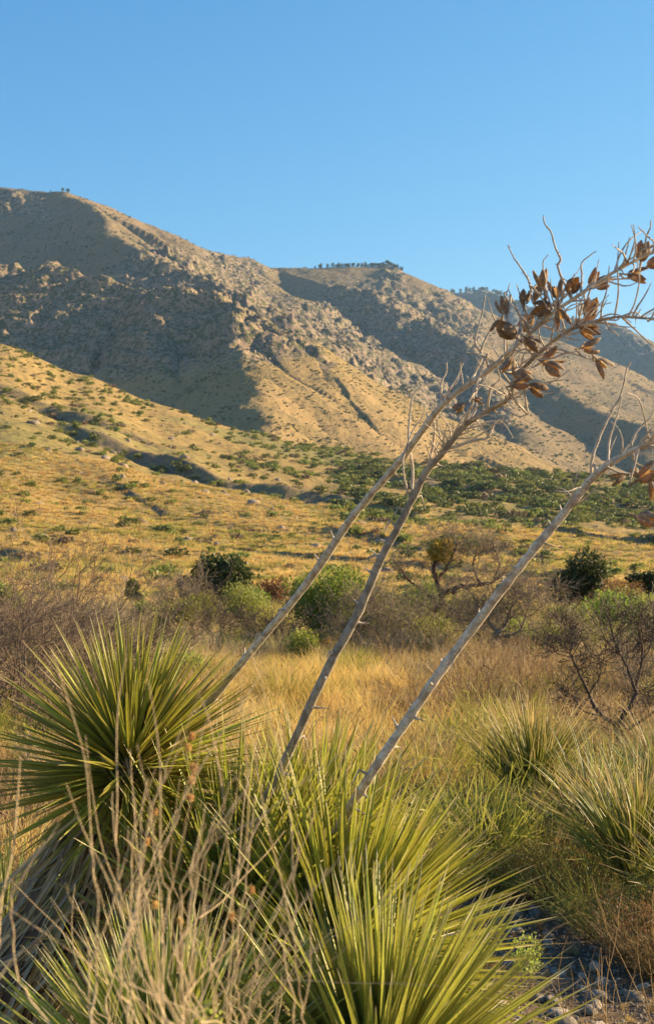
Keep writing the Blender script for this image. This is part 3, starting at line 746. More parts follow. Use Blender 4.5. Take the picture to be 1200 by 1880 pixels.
SL = kinds('leaf', M_SOT, 8, w=.017, bend=.45, seg=8); SLY = kinds('leaf', mat_yucca('sotol_leaf_pale', (.16, .19, .04), (.28, .28, .08), (.45, .32, .14), tipat=.85), 6, w=.016, bend=.5, seg=8)
DL = kinds('dead_leaf', M_DEAD, 6, w=.022, bend=.8, twist=1.6, seg=7); DLT = kinds('dead_leaf', M_DEADT, 6, w=.030, bend=.9, twist=1.4, seg=7)

def _frame(me, p, d, up, L, rng):
    z = Vector(d).normalized(); y = Vector(up) - z * Vector(up).dot(z)
    if y.length < .05: y = z.orthogonal()
    y.normalize(); y.rotate(Quaternion(z, rng.normal(0, .55))); x = y.cross(z)
    return Matrix.Translation(Vector(p)) @ Matrix((x, y, z)).transposed().to_4x4() @ Matrix.Scale(L, 4)
_cache = {}
class Mass:
    '''the further blades of a head that has more than 300: one joined part'''
    def __init__(s): s.A = Acc(); s.mat = None
    def add(s, me, p, d, up, L, rng):
        if me.name not in _cache:
            n = len(me.vertices); co = np.empty(n * 3, np.float32); me.vertices.foreach_get('co', co); f = np.empty(len(me.polygons) * 4, np.int32); me.polygons.foreach_get('vertices', f)
            t = np.empty(n, np.float32); me.attributes['t'].data.foreach_get('value', t); e = np.empty(n, np.float32); me.attributes['e'].data.foreach_get('value', e)
            _cache[me.name] = (co.reshape(-1, 3), f.reshape(-1, 4), t, e)
        co, f, t, e = _cache[me.name]; M = np.array(_frame(me, p, d, up, L, rng)); s.A.add(co @ M[:3, :3].T + M[:3, 3], f, t=t, e=e); s.mat = me.materials[0]
    def link(s, name, root, label=None):
        o = obj(name, s.A.mesh(name, s.mat, True), root); o['kind'] = 'stuff'
        if label: o['label'] = label
        return o
def place_leaf(parent, me, name, p, d, up, L, rng):
    z = Vector(d).normalized(); y = Vector(up) - z * Vector(up).dot(z)
    if y.length < .05: y = z.orthogonal()
    y.normalize(); y.rotate(Quaternion(z, rng.normal(0, .55))); x = y.cross(z)
    o = bpy.data.objects.new(name, me); COL.objects.link(o); o.parent = parent
    M = Matrix((x, y, z)).transposed().to_4x4(); s = float(L)
    o.matrix_local = Matrix.Translation(Vector(p)) @ M @ Matrix.Diagonal((s ** .3 * .62 ** .7, s ** .3 * .62 ** .7, s, 1)) if False else Matrix.Translation(Vector(p)) @ M @ Matrix.Diagonal((s, s, s, 1))
    return o
GA = math.pi * (3 - 5 ** .5)
def rosette(root, c, axis, n, L, meshes, th0=.05, th1=1.5, rng=None, hub=.035, dead=None, deadfrom=9, pw=.6, accept=None, wob=.09, mass=None):
    """leaves set in a spiral round a head at c (world), opening about axis"""
    axis = Vector(axis).normalized(); q = Vector((0, 0, 1)).rotation_difference(axis); c = Vector(c) - root.location
    k = 0; i = 0
    while k < n and i < n * 6:
        f = ((i * .6180339) % 1.0) if accept else (i + .5) / n
        i += 1
        th = th0 + (th1 - th0) * f ** pw + rng.normal(0, wob); ph = i * GA + rng.normal(0, .15)
        d = Vector((math.sin(th) * math.cos(ph), math.sin(th) * math.sin(ph), math.cos(th))); d.rotate(q)
        if accept and not accept(d): continue
        k += 1
        isdead = th > deadfrom
        if isdead: d = (d + Vector((0, 0, -.35))).normalized()
        ln = L * (.80 + .3 * rng.rand()) * (1 - .25 * max(0, .35 - th)) * (.85 if isdead else 1)
        p = c + d * hub * (1 + .3 * rng.rand()) - axis * (.05 * f)
        m = (dead if isdead else meshes)
        if mass is not None: mass.add(m[rng.randint(len(m))], p, d, axis, ln, rng); continue
        place_leaf(root, m[rng.randint(len(m))], 'dead_leaf' if isdead else 'leaf', p, d, axis, ln, rng)

def plant(name, base, label, cat, group=None):
    o = bpy.data.objects.new(name, None); COL.objects.link(o); o.location = base; o.empty_display_size = .2
    tag(o, label, cat, group); return o
def trunk(root, pts, rad, mat=M_TRUNK, name='trunk', k=10, parent=None):
    A = Acc(); p = [np.array(Vector(q) - root.location) for q in pts]
    # subdivide and roughen
    t = np.linspace(0, len(p) - 1, len(p) * 6); P_ = np.stack([np.interp(t, range(len(p)), np.array(p)[:, j]) for j in range(3)], 1); r_ = np.interp(t, range(len(p)), rad)
    V, F = tube_np(P_, r_, k); V = V + np.random.RandomState(len(pts)).normal(0, .06 * r_.mean(), V.shape)
    A.add(V, F); return obj(name, A.mesh(name, mat, True), parent or root)
def smooth_line(pts, n=8):
    """Catmull-Rom through world points"""
    p = [np.array(q, float) for q in pts]; p = [2 * p[0] - p[1]] + p + [2 * p[-1] - p[-2]]; out = []
    for i in range(1, len(p) - 2):
        for k in range(n):
            t = k / n; out.append(.5 * ((2 * p[i]) + (-p[i - 1] + p[i + 1]) * t + (2 * p[i - 1] - 5 * p[i] + 4 * p[i + 1] - p[i + 2]) * t * t + (-p[i - 1] + 3 * p[i] - 3 * p[i + 1] + p[i + 2]) * t ** 3))
    out.append(p[-2]); return np.array(out)

# ------------------------------------------------------------------ seed pods
def mat_pod():
    t = NT('seed_pod_husk'); tc = t.n('ShaderNodeTexCoord').outputs['Object']; f = t.attr('t'); inn = t.attr('inner')
    n = t.noise(60, 5, .65, tc); mp = t.n('ShaderNodeMapping'); mp.inputs['Scale'].default_value = (160, 160, 12); t.l(tc, mp.inputs[0]); st = t.noise(1, 3, .6, mp.outputs[0])
    c = t.mix(t.ramp(n, .35, .65), (.27, .19, .125), (.13, .085, .055)); c = t.mix(t.math('MULTIPLY', t.ramp(st, .5, .7), .6), c, (.34, .215, .12))
    rnd = t.n('ShaderNodeObjectInfo').outputs['Random']
    c = t.mix(t.math('MULTIPLY', t.ramp(t.math('ADD', n, t.math('MULTIPLY', rnd, .2)), .62, .7), .7), c, (.40, .33, .25))
    c = t.mix(inn, c, (.56, .38, .19))
    return t.finish(c, .65, t.bump(t.math('ADD', st, n), .8, .0015), transl=.30, spec=.2, tcol=t.mix(inn, (.42, .26, .12), (.66, .42, .17)))
M_POD = mat_pod()
def pod_mesh(seed, opening):
    r = np.random.RandomState(seed); L = .056; Rr = .021; A = Acc(); nu, nv = 7, 9
    for k in range(3):
        ph0 = k * 2 * math.pi / 3 + r.normal(0, .12); op = opening * (.6 + .8 * r.rand()); lean = r.normal(0, .1)
        u = np.linspace(-1, 1, nu)[None, :]; v = np.linspace(0, 1, nv)[:, None]
        wdt = np.where(v < .55, 1, 1 - .62 * (np.maximum(v - .72, 0) / .28) ** 2.2) * (1.02 - .25 * opening)
        ang = ph0 + u * wdt * math.pi / 3 * .97
        rad = Rr * (np.sin(np.pi * np.clip(v * .86 + .06, 0, 1)) ** .55) * (1 + .16 * (1 - np.abs(u)) ** .7)
        out = op * Rr * 1.35 * np.clip(v - .35, 0, 1) ** 1.6; z = L * v * (1 + .06 * (1 - u ** 2)) + 0 * u
        curl = 1 - .2 * op * np.abs(u)
        for inner in (0, 1):
            rr = (rad - (.0012 if inner else 0)) * curl; bulge = 1 + r.normal(0, .035, (nv, nu))
            X = rr * bulge * np.cos(ang) + out * math.cos(ph0) + lean * .004 * v; Y = rr * bulge * np.sin(ang) + out * math.sin(ph0)
            V = np.stack([X, Y, z], -1).reshape(-1, 3); F = grid_faces(nv, nu)
            A.add(V, F[:, ::-1] if inner else F, t=np.broadcast_to(v, (nv, nu)).ravel(), inner=float(inner))
        if opening > .5:   # papery partition
            V = np.array([(0, 0, .004), (Rr * .8 * math.cos(ph0 + 1.05), Rr * .8 * math.sin(ph0 + 1.05), L * .25), (Rr * .7 * math.cos(ph0 + 1.05), Rr * .7 * math.sin(ph0 + 1.05), L * .72), (0, 0, L * .66)])
            A.add(V, np.array([[0, 1, 2, 3]]), t=.5, inner=1.)
    V, F = tube_np([(0, 0, -.03), (.001, 0, -.012), (0, 0, .003)], [.0022, .0028, .005], 6); A.add(V, F, t=0., inner=0.)
    return A.mesh('seed_pod', M_POD, True)
PODS = [pod_mesh(500 + i, o) for i, o in enumerate((.3, .6, .9, 1.15, .75, 1.4, .45, 1.0))]

def add_stem(stalk, root, pts, rad, mat, name='twig', knobs=True, seed=0, k=7, sub=6):
    r = np.random.RandomState(seed); line = smooth_line(pts, sub) - np.array(root.location); n = len(line)
    rr = np.interp(np.linspace(0, 1, n), np.linspace(0, 1, len(rad)), rad) * (.84 if rad[0] > .01 else .9)
    line = line + r.normal(0, 1, line.shape) * rr[:, None] * (.05 if rr[0] > .01 else .18)
    rr = rr * (1 + r.normal(0, .06, n))
    A = Acc(); V, F = tube_np(line, rr, k); A.add(V, F)
    if knobs:
        for q in range(max(2, int(n * .35))):
            i = r.randint(1, n - 1); d = nrm(r.normal(0, 1, 3) + .6 * nrm(line[i] - line[i - 1])); l = rr[i] * (1.3 + 1.6 * r.rand())
            V, F = tube_np([line[i], line[i] + d * l * .6, line[i] + d * l * 1.3 + np.array([0, 0, -.1]) * l], [rr[i] * .6, rr[i] * .4, rr[i] * .12], 5); A.add(V, F)
    return obj(name, A.mesh(name, mat, True), stalk), line + np.array(root.location)
def stalk_of(root, pts, rad, mat, seed):
    """the main stem mesh of a flower stalk; twigs and pods hang on it as sub-parts"""
    o, line = add_stem(root, root, pts, rad, mat, 'flower_stalk', False, seed, 12, 10)
    r = np.random.RandomState(seed + 5); me_ = Acc(); n = len(line)
    for i in range(6, n - 4, 3):        # leaf scars and dry bracts along the stalk
        if r.rand() < .35: continue
        p = line[i] - np.array(root.location); t = nrm(line[i + 1] - line[i]); s = nrm(np.cross(t, r.normal(0, 1, 3))); R_ = np.interp(i / n, np.linspace(0, 1, len(rad)), rad)
        l = R_ * (1.2 + 2.0 * r.rand()) if r.rand() < .72 else R_ * (3 + 3 * r.rand())
        a = p + s * R_ * .85; hang = nrm(s * .7 + t * .25) if l < R_ * 3 else nrm(s * .5 - np.array([0, 0, 1]))
        V, F = tube_np([a, a + (s + t * .3) * l * .35, a + (s + t * .3) * l * .35 + hang * l * .65], [R_ * .42, R_ * .22, R_ * .05], 4); me_.add(V, F)
    b = obj('bract', me_.mesh('bract', M_TWIG, True), o); return o, line
def Q8(x, y, d): return P(700 + x * 500 / 1200, 380 + y * 500 / 1200, d)      # from the enlarged crop of the seed heads
def add_pod(stalk, root, px, py, d, aim, size, i, lines):
    """a pod on a short footstalk that leaves the nearest stem"""
    p = np.array(P(px, py, d)); best = None
    for ln in lines:
        k = np.argmin(((ln - p) ** 2).sum(1)); dd = np.linalg.norm(ln[k] - p)
        if best is None or dd < best[0]: best = (dd, ln[k])
    r = np.random.RandomState(700 + i)
    ax = Vector((math.sin(R(aim)), r.normal(0, .45), math.cos(R(aim)))).normalized()
    o = bpy.data.objects.new('seed_pod', PODS[i % len(PODS)]); COL.objects.link(o); o.parent = stalk
    loc = Vector(p) - root.location - ax * .026 * size
    x = ax.orthogonal().normalized(); x.rotate(Quaternion(ax, r.rand() * 6.3)); y = ax.cross(x)
    o.matrix_local = Matrix.Translation(loc) @ Matrix((x, y, ax)).transposed().to_4x4() @ Matrix.Diagonal((size, size, size, 1))
    st = np.array(loc - ax * .027 * size); en = best[1] - np.array(root.location)
    mid = (st + en) / 2 + np.array([0, 0, -.006]); A = Acc(); V, F = tube_np([en, mid, st], [.0035, .0026, .0024], 5); A.add(V, F)
    obj('twig', A.mesh('twig', M_TWIG, True), stalk)

# ---- yucca on the left, a full round head on a leaning shaggy trunk
rng = np.random.RandomState(11)
C1 = P(238, 1408, 4.5); B1 = Vector((-1.25, 4.5, gz(-1.25, 4.5)))
Y1 = plant('yucca', B1, 'large round yucca head at left above a leaning trunk skirted with dead leaves', 'yucca', 'yuccas in the foreground')
rosette(Y1, C1, (.12, -.25, .8), 298, .455, YL, .06, 2.05, rng, .05, DLT, 1.92, .72)
trunk(Y1, [B1 - Vector((0, 0, .05)), P(60, 1760, 4.45), P(150, 1600, 4.5), C1], [.13, .12, .09, .05])
for i in range(280):      # the skirt of dead leaves hanging down the trunk
    f = rng.rand(); ln = smooth_line([C1, P(175, 1560, 4.5), P(95, 1740, 4.45), B1], 8); q = ln[int(f * (len(ln) - 4))]
    a = rng.rand() * 6.3; out = Vector((math.cos(a), math.sin(a) * .9, 0)); tdir = Vector((-.35 - .35 * rng.rand(), 0, -1)).normalized()
    d = (tdir + out * (.18 + .25 * rng.rand())).normalized()
    place_leaf(Y1, DL[rng.randint(6)] if rng.rand() < .7 else DLT[rng.randint(6)], 'dead_leaf', Vector(q) - B1 + out * (.055 + .10 * f), d, out, .36 + .2 * rng.rand(), rng)

def up(d): return d.z > -.35
C2 = P(425, 1700, 4.35); B2 = Vector((C2.x, 4.4, gz(C2.x, 4.4)))
Y2 = plant('yucca', B2, 'yucca behind the dry twigs that carries the dark grey middle flower stalk', 'yucca', 'yuccas in the foreground')
rosette(Y2, C2, (.62, -.1, .8), 240, .60, YL, .05, 1.35, rng, .05, None, 9, .7)
trunk(Y2, [B2, C2], [.09, .06])
C3 = P(625, 1770, 4.1); B3 = Vector((C3.x - .05, 4.15, gz(C3.x, 4.15)))
Y3 = plant('yucca', B3, 'broad yucca in the middle fanning to the right towards the stony wash', 'yucca', 'yuccas in the foreground')
rosette(Y3, C3, (.46, .05, .9), 290, .58, YL, .05, 1.45, rng, .05, DLT, 1.42, .72)
trunk(Y3, [B3, C3], [.1, .06])
C4 = P(690, 2030, 3.45); B4 = Vector((C4.x, 3.5, gz(C4.x, 3.5)))
Y4 = plant('yucca', B4, 'nearest yucca at the bottom edge right of centre with bright bluish green blades', 'yucca', 'yuccas in the foreground')
rosette(Y4, C4, (.16, .0, .95), 285, .55, YL2, .05, 1.35, rng, .05, None, 9, .7)
trunk(Y4, [B4, C4], [.1, .06])
C5 = P(300, 2060, 3.4); B5 = Vector((C5.x, 3.45, gz(C5.x, 3.45)))
Y5 = plant('yucca', B5, 'low yucca at the bottom left, upright blades showing between the blurred dry twigs', 'yucca', 'yuccas in the foreground')
rosette(Y5, C5, (-.05, .0, .95), 240, .50, YL2, .05, 1.15, rng, .06, None, 9, .7)
C6 = P(330, 1780, 4.15); B6 = Vector((C6.x, 4.2, gz(C6.x, 4.2)))
Y6 = plant('yucca', B6, 'small yucca with orange tipped leaves curling left over the grey dead skirt', 'yucca', 'yuccas in the foreground')
rosette(Y6, C6, (-.65, -.25, .7), 75, .42, YLO, .1, 1.2, rng, .05, DLT, 1.15, .7)
C7 = P(10, 1500, 6.6); B7 = Vector((C7.x, 6.6, gz(C7.x, 6.6)))
Y7 = plant('yucca', B7, 'thin leaved yellow green yucca standing at the left edge behind the large round one', 'yucca', 'yuccas in the foreground')
rosette(Y7, B7 + Vector((0, 0, .12)), (0, 0, 1), 130, .62, SLY, .03, .8, rng, .05, None, 9, .7)
C8 = P(566, 1620, 4.6); B8 = Vector((C8.x, 4.6, gz(C8.x, 4.6)))
Y8 = plant('yucca', B8, 'yucca behind the middle one, carrying the pale right hand flower stalk', 'yucca', 'yuccas in the foreground')
rosette(Y8, C8, (.22, .0, 1), 230, .54, YL, .05, 1.2, rng, .05, None, 9, .7)

# ---- three flower stalks
s1pts = [C1 + Vector((.05, .06, .0)), P(345, 1336, 4.75), P(440, 1222, 4.6), P(560, 1075, 4.35), P(650, 945, 4.15), P(735, 845, 3.95), P(813, 742, 3.75), P(896, 680, 3.65), P(933, 647, 3.6),
         P(971, 613, 3.55), P(1012, 576, 3.5), P(1054, 547, 3.45), P(1117, 505, 3.4), P(1158, 482, 3.35), P(1196, 464, 3.3), P(1250, 440, 3.25)]
S1, L1 = stalk_of(Y1, s1pts, [.0155, .015, .0145, .0138, .0128, .0115, .009, .0078, .007, .0062, .0055, .0048, .0042, .0038, .003], M_STALK, 1)
s2pts = [C2, P(470, 1505, 4.3), P(508, 1430, 4.25), P(595, 1240, 4.1), P(655, 1130, 4.05), P(695, 1035, 4.0), P(745, 940, 3.95), P(780, 870, 3.9), P(813, 830, 3.85), P(854, 780, 3.8), P(908, 747, 3.75),
         P(933, 730, 3.7), P(950, 688, 3.65), P(992, 646, 3.6), P(1033, 613, 3.55), P(1075, 595, 3.5), P(1133, 582, 3.45), P(1200, 585, 3.4), P(1260, 580, 3.35)]
S2, L2 = stalk_of(Y2, s2pts, [.0165, .016, .0155, .015, .014, .013, .0115, .0105, .0085, .0072, .0062, .0054, .0048, .0042, .0036, .003], M_STALKG, 2)
s3pts = [C8, P(618, 1525, 4.2), P(674, 1432, 4.0), P(735, 1340, 3.95), P(800, 1245, 3.9), P(870, 1150, 3.85), P(950, 1045, 3.75), P(1020, 960, 3.7), P(1080, 885, 3.65), P(1120, 850, 3.6), P(1165, 825, 3.55), P(1215, 800, 3.5), P(1300, 740, 3.4)]
S3, L3 = stalk_of(Y8, s3pts, [.018, .0175, .0165, .0158, .0155, .0145, .0135, .0125, .0115, .0095, .0075, .006], M_STALK, 3)
tw = [  # (stalk, root, material, radius, crop points) : twigs of the seed heads
    (S1, Y1, M_TWIG, .0042, 3.5, [(812, 400), (805, 340), (775, 265), (787, 230), (765, 180), (745, 110), (716, 70), (714, 36)]),
    (S1, Y1, M_TWIG, .0042, 3.55, [(668, 470), (660, 400), (655, 350), (640, 310), (605, 255), (580, 220), (556, 168)]),
    (S1, Y1, M_TWIG, .003, 3.5, [(720, 420), (706, 330), (712, 285), (711, 240), (733, 211)]),
    (S1, Y1, M_TWIG, .003, 3.45, [(872, 385), (882, 312), (879, 250), (915, 215), (944, 195)]),
    (S1, Y1, M_TWIG, .0025, 3.6, [(548, 440), (549, 400), (557, 365), (565, 334)]),
    (S1, Y1, M_TWIG, .005, 3.75, [(395, 830), (402, 745), (440, 655), (412, 600), (425, 530), (445, 460), (456, 390)]),
    (S1, Y1, M_TWIG, .0045, 3.7, [(470, 720), (440, 650), (442, 620), (468, 560), (500, 510), (520, 485)]),
    (S2, Y2, M_TWIG, .0050, 3.95, [(130, 1290), (137, 1160), (122, 1060), (120, 980), (127, 900), (140, 830), (175, 785)]),
    (S2, Y2, M_TWIG, .0034, 3.9, [(75, 1290), (96, 1170), (100, 1090), (140, 980), (178, 930), (190, 870)]),
    (S1, Y1, M_TWIG, .005, 3.8, [(228, 960), (240, 900), (262, 850), (262, 780), (285, 725), (287, 685)]),
    (S1, Y1, M_TWIG, .004, 3.8, [(255, 940), (268, 860), (300, 800), (335, 745), (357, 690)]),
    (S1, Y1, M_TWIG, .0032, 3.7, [(330, 880), (290, 830), (330, 770), (352, 720)]),
    (S2, Y2, M_TWIG, .0045, 3.85, [(205, 1140), (232, 1000), (228, 930), (222, 860)]),
    (S2, Y2, M_TWIG, .0050, 3.8, [(300, 1075), (400, 1030), (460, 1018), (480, 990), (500, 950), (520, 935)]),
    (S2, Y2, M_TWIG, .003, 3.8, [(460, 1018), (478, 1015), (492, 1030)]),
    (S2, Y2, M_TWIG, .0036, 3.7, [(500, 870), (560, 840), (640, 800), (700, 790), (770, 760), (830, 715)]),
    (S2, Y2, M_TWIG, .003, 3.7, [(640, 800), (700, 820), (770, 815)]),
    (S2, Y2, M_TWIG, .0028, 3.55, [(690, 660), (740, 640), (815, 645), (870, 632)]),
    (S2, Y2, M_TWIG, .0028, 3.45, [(985, 505), (1005, 540), (1030, 555), (1043, 572)]),
    (S2, Y2, M_TWIG, .003, 3.4, [(1100, 487), (1120, 478), (1142, 450)]),
    (S2, Y2, M_TWIG, .0038, 3.6, [(800, 570), (760, 540), (700, 525), (640, 560)]),
    (S2, Y2, M_TWIG, .0040, 3.65, [(560, 800), (590, 740), (560, 690), (600, 640), (670, 610)]),
    (S2, Y2, M_TWIG, .0042, 3.75, [(350, 960), (395, 880), (410, 820), (450, 770), (470, 730)]),
    (S2, Y2, M_TWIG, .0038, 3.7, [(470, 880), (480, 800), (520, 760), (510, 700), (560, 650)]),
    (S1, Y1, M_TWIG, .0034, 3.6, [(620, 600), (650, 640), (690, 650), (720, 700), (760, 700)]),
    (S3, Y8, M_TWIG, .0045, 3.65, [(905, 1190), (925, 1120), (960, 1010), (1010, 905), (1050, 835), (1068, 770), (1077, 720), (1097, 682)]),
    (S3, Y8, M_TWIG, .0036, 3.65, [(975, 1130), (1000, 1040), (1022, 960), (1045, 890), (1056, 835)]),
    (S3, Y8, M_TWIG, .0036, 3.55, [(1092, 1060), (1110, 1010), (1150, 960), (1180, 930), (1200, 890)]),
    (S3, Y8, M_TWIG, .003, 3.5, [(1160, 1030), (1180, 985), (1230, 940)]),
    (S3, Y8, M_TWIG, .0032, 3.6, [(1010, 1120), (1060, 1100), (1120, 1085), (1200, 1090)]),
    (S3, Y8, M_TWIG, .003, 3.6, [(1080, 1075), (1120, 1130), (1200, 1180), (1210, 1370)]),
]
lines = {S1: [L1], S2: [L2], S3: [L3]}
for i, (S, root, m, r0, d, pts) in enumerate(tw):
    w = [Q8(x, y, d) for x, y in pts]
    ln0 = lines[S][0]; k = np.argmin(((ln0[:, [0, 2]] - np.array([w[0].x, w[0].z])) ** 2).sum(1))    # start on the stem itself
    if np.linalg.norm(ln0[k][[0, 2]] - np.array([w[0].x, w[0].z])) < .12: w[0] = Vector(ln0[k]); 
    _, ln = add_stem(S, root, w, [r0, r0 * .85, r0 * .6, r0 * .4], m, 'twig', True, 50 + i, 6, 5); lines[S].append(ln)
# fine side twigs in the seed heads
rt = np.random.RandomState(77)
for S, root, L_, a, b, n, mt in ((S1, Y1, L1, .42, .95, 48, M_TWIG), (S2, Y2, L2, .40, .95, 70, M_TWIG), (S3, Y8, L3, .60, 1, 22, M_TWIG)):
    for i in range(n):
        k = int(len(L_) * (a + (b - a) * rt.rand())); k = min(k, len(L_) - 2); p = L_[k]; t = nrm(L_[k + 1] - L_[k])
        s = nrm(np.cross(t, rt.normal(0, 1, 3))); d = nrm(t * (.4 + .5 * rt.rand()) + s * .7 + np.array([0, 0, .3])); l = .05 + .14 * rt.rand(); pts = [p]
        for q in range(3): d = nrm(d + rt.normal(0, .28, 3)); pts.append(pts[-1] + d * l / 3)
        _, ln = add_stem(S, root, pts, [.0030, .0022, .0012], mt, 'twig', True, 300 + i, 5, 3)
        lines[S].append(ln)
pods1 = [(1179, 463, 10, 1.15), (1200, 482, 60, 1), (1167, 506, 100, 1.1), (994, 512, -10, 1), (990, 535, 190, 1.15), (1021, 534, -5, 1.15), (1050, 526, 35, 1.05), (1090, 512, 40, 1.0), (1104, 523, 70, .8), (962, 547, 5, .85),
         (923, 563, -15, .95), (914, 598, 200, .9), (996, 566, 250, 1.2), (1029, 580, 150, 1.1), (1083, 567, 20, 1.25), (1080, 592, 80, .9), (933, 609, -60, 1.25), (967, 592, 220, 1.1), (1079, 607, 110, 1.15), (1081, 636, 75, 1.15),
         (975, 630, 120, 1.0), (1008, 657, 60, 1.25), (1014, 676, 120, 1.1), (933, 668, 200, 1.0), (958, 690, 100, 1.1), (985, 713, 110, 1.1), (954, 706, 80, .9), (876, 735, 100, .5), (843, 748, 240, .7), (1104, 671, 130, 1.1), ]
for i, (x, y, a, s) in enumerate(pods1):
    S, root = (S1, Y1) if y < 600 or i in (16, 17, 27, 28) else (S2, Y2)
    add_pod(S, root, x, y, 3.42 + .2 * ((i * 37) % 10) / 10, a, s * .72, i, lines[S])
for i, (x, y, a, s) in enumerate([(1186, 872, 60, 1.3), (1135, 878, 250, .9), (1186, 953, 110, 1.25), (1202, 895, 160, 1.2), (1165, 868, 320, .7)]):
    add_pod(S3, Y8, x, y, 3.5 + .05 * i, a, s * .72, 60 + i, lines[S3])

# ---- sotols on the right bank of the wash
def sotol(px, d, n, L, axis, th1, label, meshes, lift=.1, th0=.03, dead=0):
    x = (px - 600) / FP * d; b = Vector((x, d, gz(x, d)))
    o = plant('sotol', b, label, 'sotol', 'sotols on the bank of the wash'); rosette(o, b + Vector((0, 0, lift)), axis, n, L, meshes, th0, th1, rng, .07, None, 9, .75)
    if dead:
        for i in range(dead):
            a = rng.rand() * 6.3; out = Vector((math.cos(a), math.sin(a), -.35 - .5 * rng.rand())).normalized(); place_leaf(o, DLT[rng.randint(6)], 'dead_leaf', Vector((0, 0, lift)), out, Vector((0, 0, 1)), L * .7, rng)
    return o
sotol(975, 10.6, 270, .90, (.02, -.1, 1), .58, 'upright sotol with straw tipped blades standing at the far end of the right bank', SL, .1, dead=25)
sotol(1085, 9.7, 150, .80, (.35, -.2, .9), 1.0, 'yellow green sotol leaning right beside the olive broom bush', SLY, .15)
sotol(1165, 8.4, 280, .82, (.05, -.15, 1), .9, 'dark sotol at the right edge above the stony wash, tips glowing in the sun', SL, .12, dead=30)
sotol(1290, 7.6, 200, .62, (-.1, -.1, 1), 1.1, 'sotol cut off by the right edge in front of the dark one', SL, .1, dead=20)
sotol(915, 9.3, 110, .50, (-.05, -.1, 1), .8, 'small pale upright sotol at the left foot of the straw tipped one', SLY, .08)
sotol(1210, 10.2, 170, .80, (0, -.1, 1), .8, 'sotol behind the dark one at the right edge', SLY, .1)

for root, c, ax, n, L, ml, t1 in ((Y1, C1, (.12, -.25, .8), 260, .445, YL, 1.9), (Y2, C2, (.62, -.1, .8), 200, .58, YL, 1.35), (Y3, C3, (.46, .05, .9), 230, .57, YL, 1.4), (Y4, C4, (.16, 0, .95), 220, .54, YL2, 1.35), (Y5, C5, (-.05, 0, .95), 160, .48, YL2, 1.15), (Y8, C8, (.22, 0, 1), 120, .53, YL, 1.2)):
    ms = Mass(); rosette(root, c, ax, n, L, ml, .05, t1, rng, .05, None, 9, .7, wob=.12, mass=ms); ms.link('leaves', root, 'the many further blades of the head')
ms = Mass()
for i in range(420):
    f = rng.rand(); ln = smooth_line([C1, P(175, 1560, 4.5), P(95, 1740, 4.45), B1], 8); q = ln[int(f * (len(ln) - 4))]; a = rng.rand() * 6.3; out = Vector((math.cos(a), math.sin(a) * .9, 0))
    d = (Vector((-.25 - .6 * rng.rand(), 0, -1)).normalized() + out * (.12 + .5 * rng.rand() ** 2)).normalized(); ms.add((DL if rng.rand() < .5 else DLT)[rng.randint(6)], Vector(q) - B1 + out * (.05 + .11 * f), d, out, .26 + .26 * rng.rand(), rng)
ms.link('dead_leaves', Y1, 'matted dead leaves round the trunk')

# ------------------------------------------------------------------ trees and shrubs of the flat
def G(px, d, sink=.03):
    x = (px - 600) / FP * d; return Vector((x, d, gz(x, d) - sink))
M_JUN = mat_leaf('juniper_foliage', (.035, .055, .014), (.075, .085, .02), .2, vary=.4)
M_OAK = mat_leaf('green_leaves', (.16, .22, .03), (.24, .28, .045), .45)
M_LIME = mat_leaf('light_green_leaves', (.27, .32, .055), (.36, .37, .07), .45)
M_OLV = mat_leaf('olive_leaves', (.19, .20, .04), (.26, .25, .055), .4)
M_MIST = mat_leaf('mistletoe_leaves', (.42, .26, .04), (.55, .36, .07), .4)
M_RUST = mat_leaf('rusty_leaves', (.20, .10, .04), (.28, .15, .05), .35)

TREE = dict(seg=[7, 6, 5, 4, 3], kids=[7, 6, 5, 4], ang=.8, lr=.55, rr=.62, wob=.16, up=[.03, .05, .06, .05, .03], tap=.35, t0=.2)
def opts(**k): o = dict(TREE); o.update(k); return o

def leafy(px, d, W, Hh, mat, name, label, cat, seed, n=9000, size=.05, nb=9, dark=None, bark=M_BARKG, asp=.6, group=None, surf=.55, low=.12):
    """a bush or small tree: several stems and a lumpy crown of separate leaves"""
    r = np.random.RandomState(seed); root = plant(name, G(px, d), label, cat, group); A = Acc(); bl = []
    for i in range(nb):
        a = r.rand() * 6.3; q = (r.rand() ** .6) * .62; zz = low + (1 - low) * (.25 + .55 * r.rand()) * (1 - .35 * q)
        c = np.array([math.cos(a) * q * W / 2, math.sin(a) * q * W / 2, zz * Hh]); rr = W * (.17 + .12 * r.rand())
        bl.append((c, (rr, rr, min(rr, Hh * .32))))
        mid = c * np.array([.4, .4, .5]) + r.normal(0, .05, 3)
        V, F = tube_np(smooth_line([np.array([r.normal(0, .05), r.normal(0, .05), -.02]), mid, c], 4), np.linspace(.035, .01, 9) * W / 2, 5); A.add(V, F)
        for _ in range(5):
            e = c + r.normal(0, .6, 3) * rr; V, F = tube_np([mid, (mid + e) / 2 + r.normal(0, .03, 3), e], np.array([.012, .008, .003]) * W / 2, 4); A.add(V, F)
    obj('trunk', A.mesh('trunk', bark, True), root)
    Q, U = crown_pts(r, bl, n, surf); V, F = leaf_quads(r, Q, size, asp, U * .6 + np.array([0, 0, .5]), .7)
    obj('crown', mesh_np('crown', V, F, mat), root); return root

